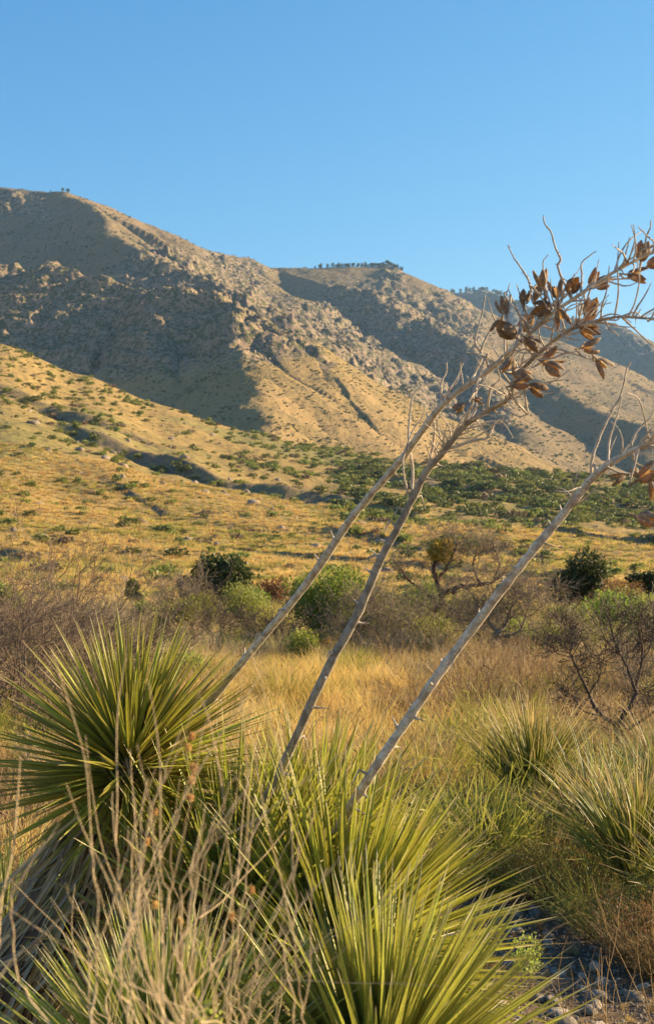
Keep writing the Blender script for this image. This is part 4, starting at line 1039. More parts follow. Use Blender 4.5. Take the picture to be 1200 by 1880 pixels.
def bare(px, d, label, seed, L, r0, n0, o, mat=M_BARKG, name='bare_shrub', cat='shrub', lean=(0, 0, 0), spread=.5, tips_leaf=None, group=None, rmin=.0025):
    r = np.random.RandomState(seed); root = plant(name, G(px, d), label, cat, group); segs = []; tips = []
    for i in range(n0):
        a = i * 6.28 / n0 + r.rand(); dd = np.array([math.cos(a) * spread, math.sin(a) * spread, 1]) + np.array(lean)
        grow(r, np.array([math.cos(a) * .03, math.sin(a) * .03, 0.]), dd, L * (.7 + .5 * r.rand()), r0 * (.7 + .4 * r.rand()), o, 0, segs, tips)
    tr = [s for s in segs if s[2] <= 1]; tw_ = [s for s in segs if s[2] > 1]
    obj('trunk', branches_mesh('trunk', tr, mat), root)
    if tw_: obj('branches', branches_mesh('branches', tw_, mat, rmin=rmin), root)
    if tips_leaf:
        m, n, sz = tips_leaf; T = np.array([t[0] for t in tips]); k = r.randint(0, len(T), n); Q = T[k] + r.normal(0, .05, (n, 3)); V, F = leaf_quads(r, Q, sz, .6); obj('leaves', mesh_np('leaves', V, F, m), root)
    return root

# dark junipers
leafy(408, 68, 3.1, 2.7, M_JUN, 'juniper_tree', 'dark green juniper tree left of the first stalk, two bumps on its top', 'tree', 1, 9000, .15, 10, bark=M_BARKD)
leafy(346, 72, 1.5, 1.8, M_JUN, 'juniper_tree', 'small dark juniper at the left foot of the larger one', 'tree', 2, 4500, .14, 6, bark=M_BARKD)
leafy(1062, 58, 3.0, 2.7, M_JUN, 'juniper_tree', 'rounded dark juniper tree standing right of the third stalk', 'tree', 3, 9000, .13, 9, bark=M_BARKD, low=.15)
leafy(1183, 60, 1.6, 2.1, M_JUN, 'juniper_tree', 'dark juniper cut by the right edge of the view', 'tree', 4, 6000, .13, 8, bark=M_BARKD)
leafy(247, 66, 1.1, 1.75, M_OLV, 'shrub', 'small rounded olive shrub in the far brush left of the junipers', 'shrub', 5, 3500, .10, 5)
leafy(505, 64, 2.0, 1.7, M_RUST, 'shrub', 'rusty brown shrub between the big juniper and the first stalk', 'shrub', 6, 4000, .09, 7)
leafy(545, 60, 1.2, 1.9, M_OLV, 'shrub', 'dull olive shrub directly left of the first stalk in the far brush', 'shrub', 61, 3500, .09, 6)
leafy(1130, 55, 2.3, 1.7, M_RUST, 'shrub', 'brown leafy shrub between the two right hand junipers', 'shrub', 7, 5000, .08, 8)
# green bushes
leafy(598, 35, 2.5, 2.2, M_OAK, 'green_bush', 'large fresh green rounded bush between the first and middle stalks', 'bush', 8, 15000, .07, 14, surf=.5)
leafy(700, 37, 1.5, 1.75, M_OLV, 'olive_bush', 'thin olive bush just left of the twisted mistletoe tree', 'bush', 9, 4500, .06, 10, surf=.2)
leafy(690, 39, 1.2, 1.5, M_LIME, 'green_bush', 'pale green bush behind the middle stalk', 'bush', 10, 4000, .06, 8, surf=.3)
leafy(845, 40, 2.1, 1.55, M_OLV, 'olive_bush', 'olive bush spreading behind the twisted mistletoe tree', 'bush', 11, 6500, .06, 11, surf=.35)
leafy(950, 33, 1.3, 1.0, M_LIME, 'green_bush', 'low bright green bush by the forked grey tree', 'bush', 12, 5000, .06, 8, surf=.4)
leafy(440, 42, 2.3, 1.55, M_OLV, 'olive_bush', 'broad yellowish olive bush left of the big green one', 'bush', 13, 7000, .06, 12, surf=.35)
leafy(380, 47, 1.8, 1.3, M_OLV, 'olive_bush', 'low olive bush in front of the larger juniper', 'bush', 14, 4500, .07, 9, surf=.35)
leafy(1120, 36, 2.2, 1.45, M_OAK, 'green_bush', 'green bush behind the dark bare shrub at the right', 'bush', 15, 8000, .065, 11, surf=.45)
leafy(1190, 30, 1.3, 1.5, M_LIME, 'green_bush', 'light green bush cut off by the right edge', 'bush', 16, 5500, .06, 9, surf=.4)
leafy(12, 31, 1.0, 2.2, M_LIME, 'green_bush', 'green leafy bush at the left edge behind the bare thicket', 'bush', 17, 5000, .07, 8, surf=.4)
leafy(280, 45, 1.4, 1.0, M_OAK, 'green_bush', 'low dark green bush right of the bare thicket', 'bush', 18, 4000, .07, 7)
leafy(355, 24, .9, .85, M_LIME, 'green_bush', 'sparse light green sprouts behind the large round yucca', 'bush', 19, 1500, .05, 6, surf=.2)
leafy(900, 45, 1.8, 1.2, M_OAK, 'green_bush', 'green bush seen through the forked grey tree', 'bush', 20, 5000, .07, 9)
leafy(1030, 42, 1.7, 1.0, M_OLV, 'olive_bush', 'low olive bush in front of the rounded juniper', 'bush', 201, 4000, .07, 9)

leafy(795, 31, 1.5, .95, M_OLV, 'olive_bush', 'low olive bush in the grass right below the twisted tree', 'bush', 202, 4000, .05, 9, surf=.3)
leafy(545, 29, 1.1, .9, M_LIME, 'green_bush', 'small light green bush left of the big green one', 'bush', 203, 2600, .05, 7, surf=.3)
leafy(1010, 30, 1.3, .8, M_LIME, 'green_bush', 'low light green bush between forked grey tree and crooked shrub', 'bush', 204, 3000, .05, 8, surf=.3)
leafy(320, 38, 1.7, 1.2, M_OLV, 'olive_bush', 'loose olive bush right of the bare thicket behind the round yucca', 'bush', 205, 4200, .06, 9, surf=.3)
leafy(470, 52, 2.0, 1.3, M_OAK, 'green_bush', 'green bush in the far brush just left of the first stalk', 'bush', 206, 4200, .08, 8, surf=.4)
leafy(770, 50, 2.2, 1.6, M_OAK, 'green_bush', 'dark green bush far behind the twisted tree', 'bush', 207, 5200, .08, 9, surf=.4)
leafy(1150, 44, 2.0, 1.4, M_OLV, 'olive_bush', 'olive bush below the right edge juniper', 'bush', 208, 4600, .07, 9, surf=.35)
leafy(660, 33, 1.1, 1.2, M_OAK, 'green_bush', 'green bush partly behind the middle stalk', 'bush', 209, 3600, .06, 8, surf=.4)

# twisted tree with mistletoe
def hand_tree(px, d, label, lines, seed, mat, twig_o, density, rtw=.006, name='bare_tree', tl=.55):
    r = np.random.RandomState(seed); root = plant(name, G(px, d), label, 'tree'); b = np.array(root.location); A = Acc(); segs = []; tips = []
    for pts, r0, r1 in lines:
        w = smooth_line([P(x, y, d + dz) for x, y, dz in pts], 6) - b; n = len(w); rr = np.linspace(r0, r1, n) * (1 + r.normal(0, .1, n)); w += r.normal(0, .25, w.shape) * rr[:, None]
        V, F = tube_np(w, rr, 8); A.add(V, F)
        for _ in range(int(density * np.linalg.norm(w[-1] - w[0]) * 3)):
            k = r.randint(n // 3, n); t = nrm(w[min(k + 1, n - 1)] - w[k - 1]); s = nrm(np.cross(t, r.normal(0, 1, 3)))
            grow(r, w[k], nrm(t * .5 + s + np.array([0, 0, .25])), tl * (.5 + r.rand()), rtw * 1.6, twig_o, 0, segs, tips)
        for _ in range(4): grow(r, w[-1], nrm(w[-1] - w[-4] + r.normal(0, .1, 3)), tl * .9, rtw * 1.6, twig_o, 0, segs, tips)
    obj('trunk', A.mesh('trunk', mat, True), root); obj('branches', branches_mesh('branches', segs, M_BARKG if mat is not M_BARKD else M_BARKD, (4, 3, 3), rmin=.003), root)
    return root
TO = dict(seg=[4, 4, 3], kids=[5, 4], ang=.75, lr=.6, rr=.6, wob=.22, up=[.05, .05, .03], tap=.4, t0=.2)
T1 = hand_tree(768, 37, 'twisted reddish bare tree holding an orange mistletoe clump at its top', [
    ([(765, 1178, 0), (768, 1150, 0), (790, 1128, 0), (808, 1108, 0), (812, 1090, 0)], .13, .095),
    ([(812, 1092, 0), (840, 1078, -.1), (880, 1074, -.1), (905, 1068, 0), (925, 1050, 0)], .075, .03),
    ([(812, 1092, 0), (800, 1068, .1), (797, 1040, .1), (805, 1015, .1), (808, 995, .1)], .075, .028),
    ([(800, 1068, 0), (815, 1050, .2), (830, 1020, .3), (838, 1000, .3)], .05, .02),
    ([(880, 1074, 0), (868, 1040, .2), (872, 1015, .2)], .04, .015),
    ([(806, 1110, 0), (770, 1080, .2), (745, 1062, .3), (738, 1045, .3)], .05, .018),
    ([(905, 1068, 0), (915, 1035, .1), (908, 1010, .1)], .03, .012)], 5, M_BARKR, TO, 5.5)
r_ = np.random.RandomState(9); Q, U = crown_pts(r_, [(np.array(P(806, 1012, 37) - T1.location), (.32, .3, .30)), (np.array(P(818, 1000, 37.1) - T1.location), (.2, .2, .18))], 3800, .4)
V, F = leaf_quads(r_, Q, .06, .5); obj('mistletoe', mesh_np('mistletoe', V, F, M_MIST), T1)
hand_tree(898, 29.5, 'forked grey bare tree right of the twisted one, a low limb reaching right', [
    ([(897, 1222, 0), (900, 1195, 0), (908, 1172, 0), (915, 1160, 0)], .10, .07),
    ([(912, 1165, 0), (930, 1140, .1), (938, 1118, .1), (945, 1085, .1)], .05, .012),
    ([(912, 1165, 0), (895, 1140, 0), (882, 1120, .1), (862, 1085, .1)], .045, .012),
    ([(905, 1175, 0), (950, 1160, -.1), (965, 1130, -.1), (975, 1095, -.1)], .035, .01),
    ([(900, 1200, 0), (880, 1170, .1), (870, 1150, .1)], .035, .012),
    ([(930, 1225, 0), (945, 1200, -.1), (990, 1215, -.2), (1030, 1208, -.3)], .03, .01)], 6, M_BARKG, TO, 7)
hand_tree(1132, 13.6, 'dark crooked bare shrub standing in the grass at the right', [
    ([(1140, 1408, 0), (1135, 1375, 0), (1132, 1345, 0), (1135, 1325, 0)], .036, .03),
    ([(1135, 1335, 0), (1100, 1310, 0), (1080, 1275, .1), (1062, 1235, .1), (1045, 1200, .1)], .026, .009),
    ([(1135, 1325, 0), (1160, 1290, 0), (1170, 1250, .1), (1178, 1200, .1), (1170, 1150, .1)], .026, .008),
    ([(1165, 1270, 0), (1150, 1225, .1), (1128, 1180, .1), (1118, 1140, .1)], .016, .006),
    ([(1135, 1345, 0), (1175, 1325, -.1), (1205, 1300, -.1), (1230, 1270, -.1)], .02, .007),
    ([(1080, 1275, 0), (1100, 1240, -.1), (1098, 1205, -.1)], .009, .004),
    ([(1175, 1220, 0), (1195, 1180, 0), (1200, 1130, 0)], .009, .004),
    ([(1105, 1315, 0), (1070, 1305, -.1), (1050, 1280, -.1)], .009, .004)], 7, M_BARKD, dict(TO, kids=[4, 2], ang=.7), 7, .0026, 'bare_shrub', .22)['category'] = 'shrub'
hand_tree(560, 31, 'small dead grey branches standing at the foot of the big green bush', [
    ([(640, 1215, 0), (650, 1180, 0), (662, 1140, 0), (668, 1110, 0)], .03, .01), ([(655, 1190, 0), (690, 1170, 0), (700, 1135, 0)], .025, .01),
    ([(648, 1200, 0), (625, 1180, .1), (618, 1150, .1)], .02, .008)], 8, M_BARKG, TO, 8)
# bare thicket at the left
BO = dict(seg=[6, 5, 4, 3], kids=[7, 5, 4], ang=.62, lr=.6, rr=.6, wob=.2, up=[.02, .05, .05, .03], tap=.4, t0=.25)
thick = [(28, 17.5, 1.25, 'grey bare bush of the left thicket, tallest, nearest the left edge'), (95, 19, 1.2, 'twiggy bare bush in the middle of the left thicket'), (165, 20.5, 1.15, 'twiggy bare bush at the right end of the left thicket'),
         (-40, 19, 1.3, 'bare bush of the left thicket cut off by the left edge'), (60, 23.5, 1.35, 'bare bush behind the middle of the left thicket'), (215, 27, 1.2, 'paler bare bush standing behind the right end of the left thicket'),
         (130, 15.2, .8, 'low brown bare bush in front of the left thicket above the round yucca')]
for i, (px, d, L, lab) in enumerate(thick):
    bare(px, d, lab, 40 + i, L * 1.12, .024, 7, BO, M_BARKG if i % 2 else mat_bark('brown_grey_bark', (.17, .12, .085), (.10, .07, .05), 12), spread=.55, rmin=.0028)
bare(338, 48, 'grey bare bush at the foot of the small juniper', 50, 1.4, .03, 6, BO, M_BARKG, rmin=.006)
bare(500, 33, 'tangle of bare twigs under the yellowish olive bush', 51, .9, .02, 6, BO, M_BARKD, rmin=.004)
bare(400, 36, 'dark bare twigs left of the yellowish olive bush', 52, 1.0, .02, 6, BO, M_BARKD, rmin=.004)
bare(690, 30.5, 'brown twiggy bush below the twisted tree', 53, .85, .018, 7, BO, M_BARKG, rmin=.004, tips_leaf=(M_OLV, 1500, .035))
bare(735, 33, 'brown twiggy bush with few leaves at the trunk of the twisted tree', 54, 1.1, .02, 7, BO, M_BARKG, rmin=.004, tips_leaf=(M_OLV, 2200, .035))
bare(1000, 52, 'grey bare bush left of the rounded juniper', 55, 1.3, .03, 6, BO, M_BARKG, rmin=.006)
bare(880, 38, 'leafless bush behind the forked grey tree', 56, 1.25, .025, 7, BO, M_BARKG, rmin=.005)
bare(1175, 19, 'pale twiggy bush behind the dark crooked shrub at the right edge', 57, .95, .018, 7, BO, M_BARKG, rmin=.0035)
bare(1040, 27, 'low brown twiggy bush beyond the straw tipped sotol', 58, .8, .015, 7, BO, M_BARKD, rmin=.004)

# distant small sotols
for px, d, n, L, lab in ((1020, 39, 90, .85, 'far sotol left of a smaller one, in the brush below the rounded juniper'), (1068, 34, 90, .75, 'small bright yellow green sotol above the dark crooked shrub'), (985, 40, 70, .7, 'small sotol beside the forked grey tree, leftmost of the far ones'),
                         (762, 29, 70, .8, 'pale sotol with light streaked leaves in the grass below the twisted tree'), (548, 21.5, 90, .55, 'pale low sotol in the grass between the first and middle stalks'), (1120, 23, 60, .6, 'sotol tuft in the grass right behind the dark crooked shrub')):
    x = (px - 600) / FP * d; b = Vector((x, d, gz(x, d))); o = plant('sotol', b, lab, 'sotol')
    A = Acc(); rr = np.random.RandomState(int(px)); V, F, T = blades(rr, n * 3, L * .95, .022 + d * .0003, 1.0, .1, 4, .08, .35)
    me = mesh_np('leaves', V, F, SLY[0].materials[0], attrs={'t': T, 'e': np.zeros(len(V))}); lo = obj('leaves', me, o)

# scrub of the flat: fine twiggy shrubs, each its own object
def broom(name, seed, mat, n, h, w, spread, bend, leafm=None, nl=0, ls=.02):
    r = np.random.RandomState(seed); V, F, T = blades(r, n, h, w, spread, .25, 4, .10, bend)
    k = 10; tips_i = []
    # side twigs from the upper half
    Vb = V.reshape(n, 5, 2, 3).mean(2); A = Acc(); A.add(V, F, t=T)
    m = n * 3; a = r.randint(0, n, m); f = r.randint(1, 4, m); g = r.rand(m)[:, None]; p = Vb[a, f] * (1 - g) + Vb[a, f + 1] * g
    dr = Vb[a, f + 1] - Vb[a, f]; dr /= np.linalg.norm(dr, axis=1)[:, None] + 1e-9; dr = dr + r.normal(0, .45, (m, 3)); dr[:, 2] = np.abs(dr[:, 2]); dr /= np.linalg.norm(dr, axis=1)[:, None]
    l = h * (.10 + .2 * r.rand(m))[:, None]; sd = np.cross(dr, r.normal(0, 1, (m, 3))); sd /= np.linalg.norm(sd, axis=1)[:, None]; sd *= w * .35
    V2 = np.stack([p - sd, p + sd, p + dr * l + sd * .3, p + dr * l - sd * .3], 1).reshape(-1, 3); A.add(V2, np.arange(4 * m).reshape(m, 4), t=np.tile([.5, .5, 1, 1], m))
    me = A.mesh(name, mat)
    return me
SHR = []
for i, (nm, m, n, h, w, sp, bd) in enumerate([('brown', M_BROWN, 170, .66, .011, .75, .35), ('brown', M_BROWN, 170, .55, .011, .9, .25), ('grey', M_GREYT, 140, .66, .010, .85, .25), ('grey', M_GREYT, 130, .78, .010, .7, .3),
                                              ('olive', M_OLIVET, 210, .66, .011, .65, .25), ('olive', M_OLIVET, 200, .55, .011, .85, .3), ('straw', M_STRAW, 150, .6, .006, .55, .5), ('golden', M_GOLD, 170, .65, .006, .5, .55)]):
    SHR.append((nm, broom('twiggy_shrub', 700 + i, m, n, h, w, sp, bd)))
rs = np.random.RandomState(31); cnt = 0; N = 5200
px, d, x = near_field(N, 7.0, 64, rs, (-60, 1260)); sel = []
pn = fbm(x / 2.6, d / 2.6, 3, 75); pn2 = fbm(x / 5, d / 5, 2, 79)
rows = HY + CAMZ * FP / d
shr_rest = []
cells = set()
for i in np.argsort(d):
    X, D, r_w = x[i], d[i], rows[i]
    cell = (int(X / (.45 + .012 * D)), int(D / (.45 + .012 * D)))
    if cell in cells: continue
    if abs(X - (1.30 + (D - 6) * .05)) < .75 and D < 9: continue
    gold = math.exp(-((px[i] - 620) / 190) ** 2 - ((r_w - 1345) / 85) ** 2)
    if rs.rand() < gold * .7: continue
    if D > 30 and rs.rand() < .1: continue
    cells.add(cell)
    v = pn[i] + .25 * rs.normal()
    if r_w > 1230 and px[i] > 700: k = 0 if v > -.05 else (1 if v > -.2 else (4 if rs.rand() < .5 else 2))
    elif D > 24: k = rs.choice([2, 3, 4, 5, 6, 0, 3], 1)[0] if v < .1 else rs.choice([4, 5, 2, 6])
    else: k = rs.choice([0, 1, 2, 6, 7, 4])
    s = (.7 + .55 * rs.rand()) * (1.0 + .35 * sst(20, 50, D)) * (.75 if D < 9 else 1)
    shr_rest.append((float(X), float(D), int(k), float(s)))
print('twiggy shrubs', len(shr_rest))
app = sorted(range(len(shr_rest)), key=lambda i: -shr_rest[i][3] / shr_rest[i][1])
lab = {'brown': 'reddish brown twiggy low shrub among the dry grass of the flat', 'grey': 'grey leafless twiggy shrub in the brush of the flat', 'olive': 'olive green broom like shrub in the brush of the flat',
       'straw': 'clump of pale straw coloured grass in the brush of the flat', 'golden': 'tall golden grass clump standing on the flat'}
FLATSH = []
for j in app[:285]:
    X, D, k, s = shr_rest[j]; nm, me = SHR[k]; isg = nm in ('straw', 'golden')
    o = obj('grass_clump' if isg else 'twiggy_shrub', me, None, (X, D, gz(X, D) - .02)); o.scale = (s, s, s * (.9 + .2 * rs.rand())); o.rotation_euler = (0, 0, rs.rand() * 6.3)
    FLATSH.append((o, nm, 600 + FP * X / D, HY + (CAMZ - .35) * FP / D)); tag(o, lab[nm], 'grass clump' if isg else 'shrub', nm + (' grass clumps' if isg else ' twiggy shrubs') + ' on the flat')
rest = [shr_rest[j] for j in app[285:]]; A_ = np.array([(a, b) for a, b, _, _ in rest]); zz = near_z(A_[:, 0], A_[:, 1])
scatter('distant_brush', [(a[0], a[1], z - .03) for a, z in zip(A_, zz)], [(0, 0, rs.rand() * 6.3) for _ in rest], np.repeat(np.array([s for *_, s in rest])[:, None], 3, 1), [k for _, _, k, _ in rest], [m for _, m in SHR], 'mixed dry brush further back on the flat')

M_BRM = mat_leaf('broom_foliage', (.10, .12, .022), (.20, .20, .04), .35)
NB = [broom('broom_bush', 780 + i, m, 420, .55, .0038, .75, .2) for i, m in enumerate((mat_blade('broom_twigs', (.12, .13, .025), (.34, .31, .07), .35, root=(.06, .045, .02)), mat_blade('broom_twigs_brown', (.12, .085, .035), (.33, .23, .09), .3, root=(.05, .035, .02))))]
# the olive broom bushes that shade the wash
for i, (px, d, s, k, lab_) in enumerate([(1015, 9.3, .9, 4, 'dense olive broom bush in front of the straw tipped sotol, shading the stones'), (1070, 8.9, .95, 4, 'olive broom bush beside the dark sotol above the wash'), (960, 9.6, .9, 5, 'low olive bush at the left end of the shaded bank'),
                                         (1120, 7.8, .95, 4, 'olive brown bush overhanging the stones in front of the dark sotol'), (1225, 7.0, .8, 0, 'brown twiggy bush at the right edge below the dark sotol'), (1035, 8.6, .8, 0, 'brown twigs hanging over the shaded stones'),
                                         (1180, 7.3, .7, 0, 'brownish twiggy bush right of the stones at the right edge'), (870, 10.4, .9, 4, 'olive bush left of the straw tipped sotol behind the middle yucca'), (905, 8.6, .7, 5, 'low olive bush whose foot touches the left side of the wash')]):
    x = (px - 600) / FP * d
    for q in range(1):
        o = obj('broom_bush', NB[0 if k in (4, 5) else 1], None, (x, d, gz(x, d) - .03)); o.scale = (s * 1.2, s * 1.2, s * 1.05); o.rotation_euler = (0, 0, i * 1.3); tag(o, lab_, 'bush')
        r = np.random.RandomState(800 + i); bl = [(np.array([r.normal(0, .14), r.normal(0, .14), .25 + .12 * r.rand()]), (.2, .2, .2)) for _ in range(6)]; Q, U = crown_pts(r, bl, 1800, .35); V, F = leaf_quads(r, Q, .018, .35, U * .3 + np.array([0, 0, 1.]), .35)
        obj('foliage', mesh_np('foliage', V, F, M_BRM if k in (4, 5) else M_RUST), o)

# ------------------------------------------------------------------ nearest dry stems, out of focus
M_DRY = mat_bark('weed_stem', (.66, .50, .28), (.46, .33, .18), 40, dist=.0006)
M_HEAD = mat_leaf('dry_flower_head', (.72, .48, .17), (.60, .37, .13), .4, scale=40)
def stem(parent, pts, r0, mat=M_DRY, seed=0, nm='stem'):
    r = np.random.RandomState(seed); ln = smooth_line(pts, 6); ln = ln + r.normal(0, .0016, ln.shape); A = Acc(); V, F = tube_np(ln - np.array(parent.location), np.linspace(r0, r0 * .35, len(ln)), 6); A.add(V, F)
    return A, ln
def dry_weed(base_px, d, tops, label, seed, r0=.0032, heads=(), forks=2):
    r = np.random.RandomState(seed); x = (base_px - 600) / FP * d; b = Vector((x, d, gz(x, d))); root = plant('dry_weed', b, label, 'weed')
    for i, (tx, ty, dz) in enumerate(tops):
        top = np.array(P(tx, ty, d + dz)); foot = np.array(b) + np.array([r.normal(0, .16), r.normal(0, .08), 0])
        kn = np.array(P(base_px + 90 * r.normal() + .12 * (tx - base_px), 2030 + 60 * r.rand(), d + dz * .5)) if d < 3 else foot * .6 + top * .4
        pts = [foot]; n = 6
        for k in range(1, n):
            f = k / n; q = (foot * (1 - f * 3) + kn * f * 3 if f < 1 / 3 else kn * (1 - (f - 1 / 3) * 1.5) + top * (f - 1 / 3) * 1.5) + np.array([r.normal(0, .010) - .03 * math.sin(max(f - .33, 0) * 4.7), r.normal(0, .012), 0]); pts.append(q)
        pts.append(top); A, ln = stem(root, pts, r0 * (.7 + .5 * r.rand()), seed=seed * 50 + i)
        for _ in range(forks):
            k = r.randint(len(ln) // 2, len(ln) - 2); t = nrm(ln[k + 1] - ln[k]); dd = nrm(t + r.normal(0, .34, 3)); l = .08 + .2 * r.rand(); q = [ln[k]]
            for _q in range(4): dd = nrm(dd + r.normal(0, .1, 3) + np.array([0, 0, .05])); q.append(q[-1] + dd * l / 4)
            V, F = tube_np(smooth_line(q, 3) - np.array(b), np.linspace(r0 * .5, r0 * .2, 13), 5); A.add(V, F)
        o = obj('stem', A.mesh('stem', M_DRY, True), root)
    for i, (hx, hy, dz, hs) in enumerate(heads):
        c = np.array(P(hx, hy, d + dz)) - np.array(b); Q, U = crown_pts(r, [(c, (hs * .75, hs * .75, hs))], 60, .4); V, F = leaf_quads(r, Q, .0045, .6); obj('flower_head', mesh_np('flower_head', V, F, M_HEAD), root)
    return root
rr = np.random.RandomState(5)
t1 = [(float(x), float(1400 + abs(x - 430) * .55 + rr.rand() * 260), float(rr.normal(0, .12))) for x in np.linspace(240, 600, 20)]
dry_weed(400, 1.6, t1, 'blurred bundle of tall dry stems with orange flower heads at lower left', 3, .0015,
         [(352, 1352, 0, .005), (345, 1372, 0, .005), (356, 1410, 0, .006), (352, 1432, 0, .006), (350, 1465, 0, .005), (285, 1490, 0, .004), (285, 1660, 0, .005), (330, 1690, 0, .004), (425, 1682, 0, .005), (462, 1635, 0, .004), (270, 1545, 0, .004)])
dry_weed(330, 1.45, [(385, 1310, 0), (330, 1340, .05), (255, 1370, 0), (205, 1450, .1), (300, 1395, 0), (170, 1560, 0), (430, 1420, .1), (120, 1620, 0), (480, 1500, .1), (235, 1520, 0)], 'few tallest blurred dry stems crossing the round yucca', 4, .0016, (), 1)
dry_weed(20, 1.5, [(22, 1610, 0), (5, 1640, 0), (38, 1745, .1), (-20, 1700, 0), (12, 1720, 0)], 'two or three pale dry stems at the lower left corner', 5, .0024, (), 1)
t4 = [(float(x), float(1620 + rr.rand() * 200), float(rr.normal(0, .12))) for x in np.linspace(120, 620, 12)]
dry_weed(390, 2.0, t4, 'shorter dry stems filling the bottom left between the low yuccas', 6, .0014, (), 2)
# grass stalks at the lower right
M_GST = mat_bark('grass_stalk', (.52, .34, .15), (.40, .26, .11), 40, dist=.0005)
M_DRY_OLD = M_DRY; M_DRY = M_GST
dry_weed(1210, 4.4, [(1085, 1608, 0), (1140, 1640, .1), (1168, 1700, 0), (1200, 1600, 0), (1110, 1755, 0), (1060, 1790, .1), (1190, 1760, 0)], 'thin golden grass stalks arching over the wash from the right edge', 7, .0022, (), 1)
dry_weed(1080, 4.2, [(1040, 1720, 0), (1062, 1760, 0), (1100, 1740, 0), (1010, 1800, 0), (1130, 1800, .1), (1165, 1790, 0), (1075, 1830, 0), (985, 1830, 0)], 'short golden grass stalks at the bottom edge in front of the stones', 8, .0020, (), 2)
M_DRY = M_DRY_OLD
# green sprig
rg = plant('green_sprig', Vector(((372 - 600) / FP * 2.1, 2.1, gz(-.18, 2.1))), 'small blurred bright green leafy sprig at the bottom edge', 'plant')
A, ln = stem(rg, [rg.location, P(385, 2100, 2.1), P(372, 1870, 2.1)], .003, seed=99); obj('stem', A.mesh('stem', M_DRY, True), rg)
Q, U = crown_pts(rr, [(np.array(P(372, 1868, 2.1) - rg.location), (.035, .03, .03)), (np.array(P(350, 1890, 2.1) - rg.location), (.03, .03, .03))], 160, .3); V, F = leaf_quads(rr, Q, .018, .6); obj('leaves', mesh_np('leaves', V, F, M_LIME), rg)
# leafy weed between the middle yucca and the stones
leafy(962, 6.6, .28, .3, M_LIME, 'green_weed', 'small green weed at the left side of the stones', 'plant', 90, 500, .018, 5)

# ------------------------------------------------------------------ trees along the skyline
bpy.context.view_layer.update()
from mathutils.bvhtree import BVHTree
def sky_tree_mesh(seed, tall):
    r = np.random.RandomState(seed); A = Acc()
    return r
CR = []
for i in range(4):
    r = np.random.RandomState(950 + i); bl = [(np.array([r.normal(0, 1.1), r.normal(0, 1.1), 1.2 + 3.6 * r.rand()]), (1.6, 1.6, 1.6)) for _ in range(8)]; Q, U = crown_pts(r, bl, 260, .5); V, F = leaf_quads(r, Q, 1.0, .8); cm = mesh_np('crown', V, F, M_JUN)
    V, F = tube_np([(0, 0, -2), (.1, 0, 2), (0, .1, 5)], [.4, .3, .12], 6); CR.append((cm, mesh_np('trunk', V, F, M_BARKD)))
def top_of(o, px, dmin, dmax):
    """highest looking point of a ridge in one column of the view"""
    me = o.data; nc = TOPS[o.name][1]; V = TOPS[o.name][0]
    k = np.argmin(np.abs(V[0, :, 3] - px)); col = V[:, k]; sl = (col[:, 1] > dmin) & (col[:, 1] < dmax); e = (col[:, 2] - CAMZ) / col[:, 1]; e = np.where(sl, e, -9); j = np.argmax(e); return Vector((col[j, 0], col[j, 1], col[j, 2]))
TOPS = {}
for nm in ('main_mountain', 'far_ridge'):
    o = bpy.data.objects[nm]; n = len(o.data.vertices); co = np.empty(n * 3, np.float32); o.data.vertices.foreach_get('co', co); co = co.reshape(-1, 3); px_ = 600 + FP * co[:, 0] / co[:, 1]
    nc = int(np.argmax(np.diff(co[:, 1]) > 1)) + 1; TOPS[nm] = (np.concatenate([co, px_[:, None]], 1).reshape(-1, nc, 4), nc)
rs = np.random.RandomState(44)
def ridge_tree(nm, px, s, label, group=None, dmin=0, dmax=9e9):
    p = top_of(bpy.data.objects[nm], px, dmin, dmax); t = plant('ridge_tree', p, label, 'tree', group); cm, tm = CR[rs.randint(4)]
    a = obj('crown', cm, t); b = obj('trunk', tm, t); t.scale = (s, s, s * (1 + .3 * rs.rand())); t.rotation_euler = (0, 0, rs.rand() * 6)
ridge_tree('main_mountain', 116, .85, 'left one of the pair of tiny trees on the highest left skyline')
ridge_tree('main_mountain', 125, 1.05, 'right one of the pair of tiny trees on the highest left skyline')
for i in range(80):
    ridge_tree('main_mountain', 560 + 180 * rs.rand() ** .7, .45 + .75 * rs.rand() ** 2, 'tiny dark tree on the skyline of the flat topped knoll', 'trees on the skyline of the knoll', 2200)
for i in range(80):
    ridge_tree('far_ridge', 745 + 190 * rs.rand(), .8 + .9 * rs.rand() ** 2, 'tiny dark tree on the skyline of the far ridge right of the knoll', 'trees on the skyline of the far ridge')

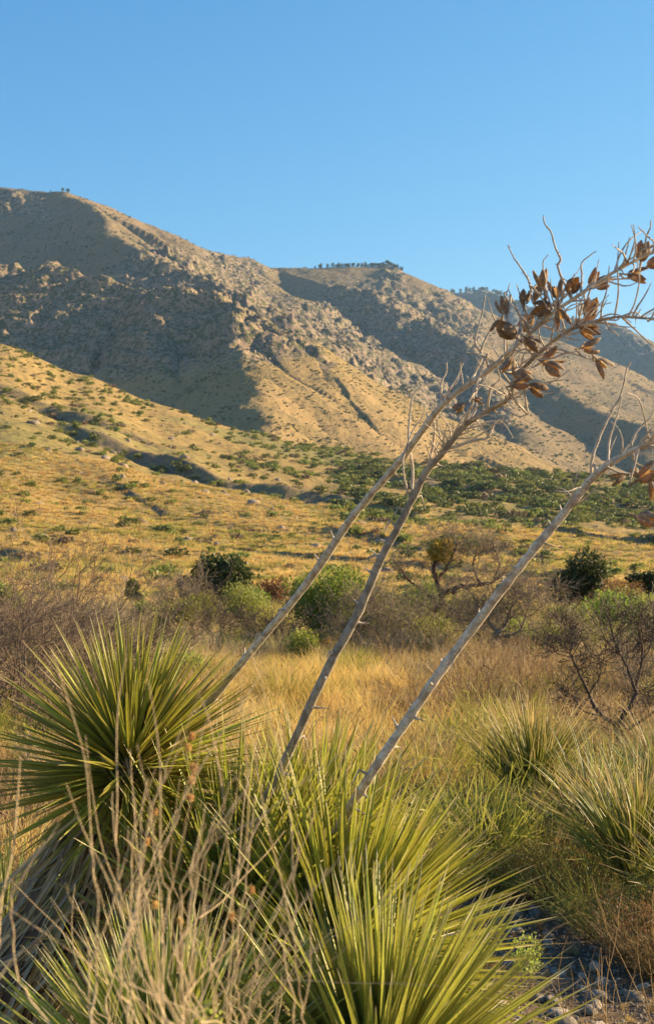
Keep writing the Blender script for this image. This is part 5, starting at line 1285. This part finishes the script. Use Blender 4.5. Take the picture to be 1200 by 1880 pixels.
# ------------------------------------------------------------------ labels of the many: each told apart by what it stands beside
FLATMARKS = [(30, 1300, 'near the foot of the left thicket'), (150, 1260, 'at the right end of the left thicket'), (250, 1190, 'behind the round yucca'), (-80, 1300, 'at the far left edge'), (20, 1450, 'beside the thin leaved left yucca'),
             (360, 1230, 'where the first stalk leaves the yucca'), (420, 1160, 'below the yellowish olive bush'), (470, 1300, 'between the round yucca and the middle stalk'), (500, 1210, 'under the first stalk'), (590, 1210, 'at the foot of the big green bush'),
             (570, 1330, 'on the golden patch by the middle stalk'), (660, 1270, 'between the middle and right stalks'), (690, 1370, 'above the tip of the right stalk base'), (760, 1200, 'below the twisted tree'), (770, 1330, 'just right of the right stalk'),
             (840, 1400, 'left of the straw tipped sotol'), (850, 1260, 'in the middle of the brown brush'), (900, 1220, 'at the foot of the forked grey tree'), (960, 1270, 'beyond the straw tipped sotol'), (1010, 1200, 'near the far sotols'),
             (1060, 1340, 'left of the dark crooked shrub'), (1150, 1400, 'at the foot of the dark crooked shrub'), (1190, 1290, 'right of the dark crooked shrub'), (1100, 1240, 'behind the dark crooked shrub'), (1180, 1480, 'above the dark sotol at right'),
             (1060, 1480, 'beside the leaning sotol'), (880, 1520, 'by the small pale sotol'), (1200, 1700, 'at the lower right edge'), (900, 1700, 'left of the stony wash'), (1240, 1560, 'cut by the right edge'), (600, 1560, 'hidden among the middle yuccas'), (300, 1560, 'behind the dry stems')]
HILLMARKS = [(20, 680, 'on the crest at the left edge'), (120, 700, 'on the crest left of the dark spur'), (230, 740, 'on the crest below the dark spur'), (340, 780, 'under the shaded face of the spur'), (430, 800, 'at the foot of the rocky spur'), (530, 830, 'below the lit flank of the spur'),
             (620, 850, 'at the left end of the green belt'), (700, 860, 'in the green belt left of the stalks'), (790, 870, 'in the green belt behind the middle stalk'), (870, 890, 'in the middle of the green belt'), (950, 880, 'in the green belt left of the right stalk'), (1040, 900, 'in the green belt under the right stalk'),
             (1140, 900, 'in the green belt near the right edge'), (1200, 950, 'on the slope at the right edge'), (60, 760, 'above the long shaded bank, left'), (40, 850, 'on the sunny slope at left'), (40, 950, 'low on the slope at left'), (180, 830, 'on the upper end of the shaded bank'), (300, 870, 'on the middle of the shaded bank'),
             (420, 900, 'on the lower end of the shaded bank'), (180, 920, 'below the shaded bank'), (300, 980, 'above the dark juniper, left'), (420, 970, 'above the dark juniper'), (530, 900, 'left of the first stalk'), (540, 1000, 'low beside the first stalk'), (650, 960, 'between the first and middle stalks'), (640, 1030, 'above the big green bush'),
             (760, 950, 'right of the middle stalk'), (800, 1020, 'behind the twisted tree'), (900, 970, 'between middle and right stalks'), (930, 1040, 'just left of the right stalk'), (1060, 980, 'above the rounded juniper'), (1150, 1010, 'above the right edge juniper'), (150, 1020, 'above the left thicket'), (250, 1050, 'just above the far brush, left')]
ORD = ['leftmost', 'second from left', 'third from left', 'fourth from left', 'fifth from left', 'sixth from left', 'seventh from left', 'eighth from left', 'ninth from left', 'tenth from left']
def tell_apart(items, marks, noun):
    cl = {}
    for o, w, px, py in items:
        k = min(range(len(marks)), key=lambda i: (marks[i][0] - px) ** 2 + ((marks[i][1] - py) * 1.6) ** 2); cl.setdefault((w, k), []).append((px, o))
    for (w, k), l in cl.items():
        l.sort(key=lambda t: t[0])
        for i, (px, o) in enumerate(l):
            nn = noun(w)
            if len(l) == 1: o['label'] = '%s %s' % (nn, marks[k][2])
            elif i < 9 or i == len(l) - 1: o['label'] = '%s %s, %s' % (nn, marks[k][2], 'rightmost' if i == len(l) - 1 else ORD[i])
            else: o['label'] = '%s %s, right half of them' % (nn, marks[k][2])
tell_apart(FLATSH, FLATMARKS, lambda w: {'brown': 'reddish brown twiggy shrub', 'grey': 'grey twiggy shrub', 'olive': 'olive broom like shrub', 'straw': 'pale straw grass clump', 'golden': 'tall golden grass clump'}[w])
tell_apart(HILLSH, HILLMARKS, lambda w: w + ' shrub')
tell_apart(BOULD, HILLMARKS, lambda w: 'weathered grey boulder')
